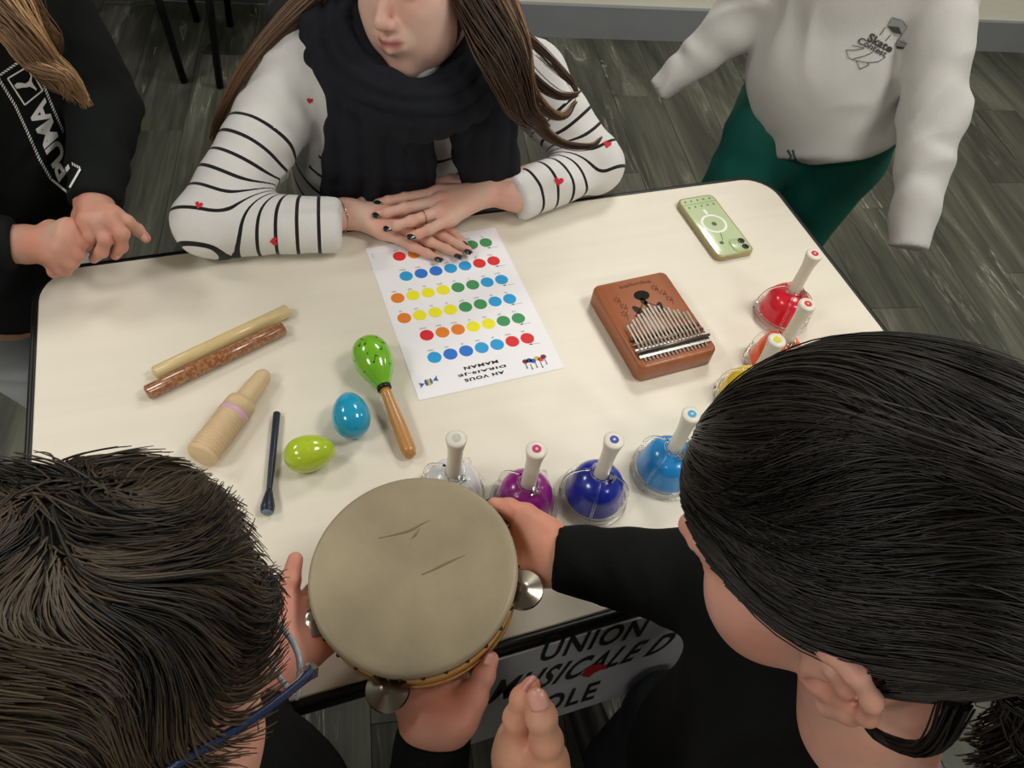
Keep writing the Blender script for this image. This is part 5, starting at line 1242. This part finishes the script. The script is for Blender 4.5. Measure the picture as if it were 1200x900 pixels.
hand(s, wDl, KD2 + (ED2 - KD2) * .4, [
    (hw([(352, 712, .812), (367, 694, .806), (384, 686, .802), (398, 684, .803)]), [.0105, .0088, .008, .007], True),
    (hw([(362, 728, .808), (380, 715, .800), (396, 708, .798), (408, 706, .802)]), [.0108, .009, .008, .007], True),
    (hw([(368, 744, .806), (388, 735, .798), (402, 728, .797), (414, 726, .802)]), [.0105, .0088, .0078, .0068], True),
    (hw([(366, 760, .806), (384, 756, .798), (396, 750, .797), (406, 746, .802)]), [.0098, .0078, .007, .006], True),
    (hw([(326, 742, .812), (334, 706, .822), (340, 680, .828), (346, 656, .834)]), [.0150, .0110, .0098, .0078], False)], wr=(.024, .025), mc=.0135,
    thenar=[(W(318, 768, .808), W(332, 722, .818), .017, .0125), (W(330, 790, .806), W(360, 766, .806), .014, .012)])
V, F = s.run(); hD2 = (V, F, skin_cols(V, SKD, [(W(346, 656, .834), .02, 'd98a76', .5), (W(345, 740, .81), .04, 'd68470', .35)]))
TD0, TD1 = (SD1 + SD2) / 2, np.array([-.22, -.08, .52])
cD = core([([neckD, TD0, TD1], [.045, .07, .08]), ([SD1, ED1, wD], [.035, .03, .02]), ([SD2, ED2, wDl], [.035, .03, .02]), ([TD0, SD1], [.05, .04]), ([TD0, SD2], [.05, .04])], SKD)
body_Dp = join_body([headD, hD1, hD2, cD], Dp)
nail(W(567, 790, .838), W(575.5, 772, .846), imgdir(.55, .2, .8), .0095, .011, NN, body_Dp)
BKS = cloth('black_jersey', '0a0c0d', var=.1, bump=.3, bscale=500)
s = Sdf(.006, .04); s.c(TD0, TD1, .10, .12).c(TD0, SD1, .08, .058).c(TD0, SD2, .08, .058).c(TD0, neckD, .07, .055)
s.chain([SD1, ED1, KD1], [.058, .048, .036], k=.02, flat=1).chain([SD2, ED2, KD2], [.056, .046, .033], k=.02, flat=1)
garment('black_jumper', s, BKS, Dp, amp=.004, scale=9, seed=71)
P, R, cl_, ex = short_hair(MD, lD, Dp, 10500, .068, .0008, '070605', '544636', 75, '120e0b', crown=(-.1, -.62, .77), fr=(.086, .104, .106), swirl=.35, lift=.010, clump=.9, cfreq=10, side_cut=True, steps=10, hair_h=.003, plane=TPL)
strands(P, R, cl_, 'hair', HAIR, Dp, extra=ex, sides=3)
s = Sdf(.008, .03)
for sx in (-1, 1): s.chain([TD1 + [sx * .07, 0, -.06], (TD1[0] + sx * .09, .22, .50), (TD1[0] + sx * .09, .26, .08)], [.08, .062, .045])
garment('trousers', s, cloth('dark_grey_trousers', '1d2024'), Dp, amp=.003, seed=9)
for sx in (-1, 1):
    s = Sdf(.006, .02); x_ = TD1[0] + sx * .09; s.c((x_, .24, .042), (x_, .37, .034), .04, .034).cut((0, 0, .004), (0, 0, -1)); garment('shoe', s, mat('dark_trainer', '2a2c30'), Dp, amp=0)
unparent_fix(Dp)
# glasses
def gl(p): return MD @ np.array(p, float) + lD
g0 = lD
GB = mat('navy_frame', '1c2c4c', rough=.2, coat=.6); GC = mat('clear_grey_frame', '9aa0a8', rough=.15, coat=.6, alpha=1)
gt = thing('eyeglasses', 'blue and clear framed eyeglasses worn by the boy', 'glasses', g0)
for sx in (-1, 1):
    o_ = []
    for i in range(28):
        a = 2 * PI * i / 28; ca, sa_ = math.cos(a), math.sin(a); k = (abs(ca) ** 3 + abs(sa_) ** 3) ** (-1 / 3) * .9
        o_.append(gl((sx * (.034 + .0285 * ca * k), .106 - .010 * ((.034 + .0285 * ca) / .06) ** 2 * 1.0, -.004 + .021 * sa_ * k)) - g0)
    V, F = tube(o_, .0021, 8, True); rm_ = mk('rim', V, F, GC, gt)
    n_ = len(o_); V = np.array(o_ + [np.mean(o_, 0)]); mk('lens', V, [(i, (i + 1) % n_, n_) for i in range(n_)], mat('lens_glass', 'ffffff', rough=.02, trans=1, ior=1.05, alpha=.25), rm_)
    V, F = tube([gl(p) - g0 for p in spline([(sx * .066, .098, .010), (sx * .074, .088, .011), (sx * .083, .05, .010), (sx * .090, .0, .012), (sx * .092, -.025, .006), (sx * .088, -.045, -.014)], 18)], [.0034] * 4 + [.0027] * 14, 8); tm_ = mk('temple', V, F, GB, gt)
    V, F = place(box(-.003, .003, -.004, .004, -.0035, .0035), MD, gl((sx * .070, .095, .010)) - g0); mk('hinge', V, F, mat('silver', 'c8c8c8'), tm_, smooth=False)
V, F = tube([gl(p) - g0 for p in spline([(-.0085, .106, .0), (0, .108, .004), (.0085, .106, .0)], 8)], .0018, 8); mk('bridge', V, F, GC, gt)

# ---------------------------------------------------------------- E: black haired woman in the foreground
SKE = 'd2947c'
Ep = person('black haired woman in a black top, seen from above, reaching for the tambourine', (.36, .02, 0))
fE, uE = imgdir(-.83, .18, -.52), imgdir(-.28, .66, .70); scE = .985
lE = solve_loc(fE, uE, scE, (-.086, -.018, -.008), C(987, 804, .433)); ME, _ = head_matrix(fE, uE, lE, scE)
neckE = C(1010, 905, .62)
hs = head_sdf(.0026, neck=tuple(np.linalg.inv(ME) @ (neckE - lE)), plump=1.06, es=1.28)
headE = place_head('head', Ep, fE, uE, lE, scE, 'd9a392', hs, reds=[((-.05, .055, -.04), .04, 'd28a7c', .45), ((-.085, -.018, -.01), .04, 'd2806c', .35), ((0, .108, -.033), .02, 'cf8878', .4)])
s = Sdf(.0016, .010)                                     # right hand at the rim
wE = W(655, 652, .842)
hand(s, wE, W(690, 652, .845), [
    (hw([(612, 616, .830), (588, 622, .806), (566, 630, .800), (552, 634, .800)]), [.0105, .0088, .008, .007], True),
    (hw([(608, 634, .826), (582, 640, .803), (562, 646, .797), (548, 650, .797)]), [.0108, .009, .008, .007], True),
    (hw([(610, 650, .824), (586, 656, .803), (566, 662, .797), (552, 664, .797)]), [.0105, .0088, .0078, .0068], True),
    (hw([(618, 668, .824), (596, 672, .806), (580, 676, .800), (568, 678, .800)]), [.0098, .0078, .007, .006], True),
    (hw([(640, 622, .848), (616, 604, .856), (596, 596, .860), (579, 592, .862)]), [.0155, .0118, .0102, .008], False)], wr=(.025, .026), mc=.0135,
    thenar=[(W(645, 640, .845), W(615, 612, .848), .019, .0135), (W(645, 668, .838), W(622, 672, .830), .016, .013)])
V, F = s.run(); hE1 = (V, F, skin_cols(V, SKE, [(W(600, 598, .87), .03, 'cf7d6a', .4)]))
s = Sdf(.0016, .010)                                     # left hand raised near the camera
wE2 = C(634, 965, .565)
hand(s, wE2, C(662, 1010, .60), [
    (hq([(607, 880, .540), (606, 842, .525), (613, 819, .520), (623, 803, .518)]), [.0108, .0090, .0080, .0062], True),
    (hq([(606, 884, .552), (604, 858, .550), (609, 842, .550), (615, 834, .552)]), [.0105, .0088, .008, .007], True),
    (hq([(610, 890, .564), (609, 872, .566), (613, 860, .567), (617, 856, .568)]), [.0102, .0088, .008, .007], True),
    (hq([(617, 900, .574), (616, 886, .576), (619, 878, .577)]), [.0098, .0085, .0075], True),
    (hq([(644, 905, .532), (640, 868, .513), (634.5, 840, .503), (629.5, 820, .500)]), [.0128, .0106, .0096, .0076], False)], wr=(.0235, .025), mc=.0125, palm_k=.018,
    thenar=[(C(640, 945, .555), C(641, 892, .528), .0175, .0135)])
V, F = s.run(); hE2 = (V, F, skin_cols(V, 'd09a80', [(C(629, 822, .50), .012, 'd98a76', .4), (C(623, 803, .518), .012, 'd0705f', .5)]))
SE1, EE1, KE1 = C(925, 735, .66), C(822, 682, .775), W(648, 652, .843)
SE2, EE2, KE2 = C(900, 960, .60), C(770, 1120, .68), C(655, 990, .585)
TE0, TE1, TE2 = C(925, 850, .70), C(872, 905, .76), np.array([.47, -.08, .47])
cE = core([([neckE, TE0, TE2], [.045, .07, .09]), ([SE1, EE1, wE], [.035, .03, .02]), ([SE2, EE2, wE2], [.035, .03, .02]), ([TE0, SE1], [.05, .04]), ([TE0, SE2], [.05, .04])], SKE)
body_Ep = join_body([headE, hE1, hE2, cE], Ep)
nail(C(634, 836, .492), C(629.5, 820, .4905), imgdir(-.05, 0, 1), .0125, .0145, NN, body_Ep)
nail(C(616, 815, .512), C(625.5, 802, .514), imgdir(.8, -.2, .5), .0095, .012, NN, body_Ep)
s = Sdf(.006, .04); s.c(TE0, TE1, .10, .105).c(TE1, TE2, .105, .13).c(TE0, SE1, .09, .062).c(TE0, SE2, .09, .062).c(TE0, neckE, .06, .046, k=.03)
s.chain([SE1, EE1, KE1], [.062, .050, .034], k=.02, flat=1).chain([SE2, EE2, KE2], [.060, .05, .036], k=.02, flat=1)
garment('black_top', s, BKS, Ep, amp=.0035, scale=8, seed=81, more=[sleeve_wrinkles(EE1, KE1, .04, .0028, 110, 4)])
P, R, cl_, ex = short_hair(ME, lE, Ep, 9000, .17, .0007, '080707', '3a3532', 85, '0b0a0a', fr=(.091, .115, .119), clump=.42, cfreq=7, lift=.007, steps=14, hair_h=.003, gather=(-.10, -.99, -.06), plane=TPL)
P_ = [P]; R_ = [R]; hc = [cl_]
def lk(pts, rad, n, rs, seed, **k):
    p, r = lock([ME @ np.array(q) + lE for q in pts], rad, n, rs, seed, t=14, **k); P_.append(p); R_.append(r); hc.append(hcols(n, '0c0b0b', '3a3430', seed))
lk([(-.02, -.11, -.02), (-.02, -.135, -.05), (-.03, -.14, -.10), (-.04, -.12, -.15), (-.02, -.13, -.19)], [.035, .04, .04, .035, .02], 500, .0010, 3, wave=.008, wfreq=3)
lk([(-.072, -.075, .0), (-.084, -.070, -.03), (-.088, -.060, -.058), (-.084, -.040, -.072), (-.080, -.028, -.062), (-.079, -.030, -.054)], [.010, .007, .005, .0035, .0025, .001], 60, .0007, 4, wave=.002, wfreq=1)
strands(np.concatenate(P_), np.concatenate(R_), np.concatenate(hc), 'hair', HAIRB, Ep, extra=ex)
s = Sdf(.008, .03)
for sx in (-1, 1): s.chain([TE2 + [sx * .08, 0, -.05], (TE2[0] + .03 + sx * .09, .15, .45), (TE2[0] + .03 + sx * .09, .18, .08)], [.09, .068, .048])
garment('trousers', s, cloth('dark_grey_trousers', '1d2024'), Ep, amp=.003, seed=9)
for sx in (-1, 1):
    s = Sdf(.006, .02); x_ = TE2[0] + .03 + sx * .09; s.c((x_, .16, .042), (x_, .30, .034), .04, .034).cut((0, 0, .004), (0, 0, -1)); garment('shoe', s, mat('black_leather', '17171a'), Ep, amp=0)
unparent_fix(Ep)

# ================================================================ CHAIRS
CHB = mat('charcoal_plastic', '26282b', rough=.6)
def chair(label, loc, rz, seat_h=.46, w_=.40, splay=.03, lr=.0125):
    t = thing('chair', label, 'chair', loc, (0, 0, rz)); h = w_ / 2
    V, F = prism(rrect(-h, h, -h, h, .05), [(.01, seat_h - .03), (0, seat_h - .02), (0, seat_h - .005), (.008, seat_h)]); mk('seat', V, F, CHB, t)
    V, F = prism(rrect(-h, h, 0, .24, .05), [(.004, 0), (0, .004), (0, .014), (.004, .018)]); V = np.stack([V[:, 0], h - .01 + V[:, 1] * .12 + V[:, 2], seat_h + .16 + V[:, 1]], 1); mk('backrest', V, F, CHB, t)
    for sx in (-1, 1):
        for sy in (-1, 1):
            V, F = tube([(sx * (h - .03), sy * (h - .03), seat_h - .02), (sx * (h - .03 + splay), sy * (h - .03 + splay), .004)], lr, 12); mk('leg', V, F, LEGM, t)
        V, F = tube([(sx * (h - .03), h - .03, seat_h - .02), (sx * (h - .03), h + .0, seat_h + .10), (sx * (h - .04), h + .03, seat_h + .33)], lr * .9, 10); mk('back_post', V, F, LEGM, t)
    V, F = tube([(-(h - .03), -(h - .03), seat_h - .035), (h - .03, -(h - .03), seat_h - .035)], lr * .8, 8); mk('stretcher', V, F, LEGM, t)
    return t
for (px, py), lab, rz in (((216, 97), 'black legged chair behind the striped woman\'s shoulder, nearest its neighbour on the left', .0), ((258, 103), 'black legged chair standing behind the striped woman, right of the other', .0)): pass
def chair_at(label, front_left, rz, **k):
    p = W(*front_left, 0); h = .17 + .03; c, s_ = math.cos(rz), math.sin(rz); ox, oy = c * -h - s_ * -h, s_ * -h + c * -h
    return chair(label, (p[0] - ox, p[1] - oy, 0), rz, **k)
chair_at('black legged chair at the back, left of the striped woman\'s hair', (258, 103), WA, splay=.03)
c2 = W(216, 97, 0); h = .20; rz = WA
chair('black legged chair at the back, between the girl in black and the other chair', (c2[0] - (math.cos(rz) * h + math.sin(rz) * h), c2[1] - (math.sin(rz) * h - math.cos(rz) * h), 0), rz)
chair('chair under the woman in the striped sweater', (.27, 1.27, 0), 0, .425)
chair('chair under the boy at the front left of the table', (-.22, -.12, 0), PI, .395)
chair('chair under the black haired woman at the front', (.47, -.13, 0), PI, .335)
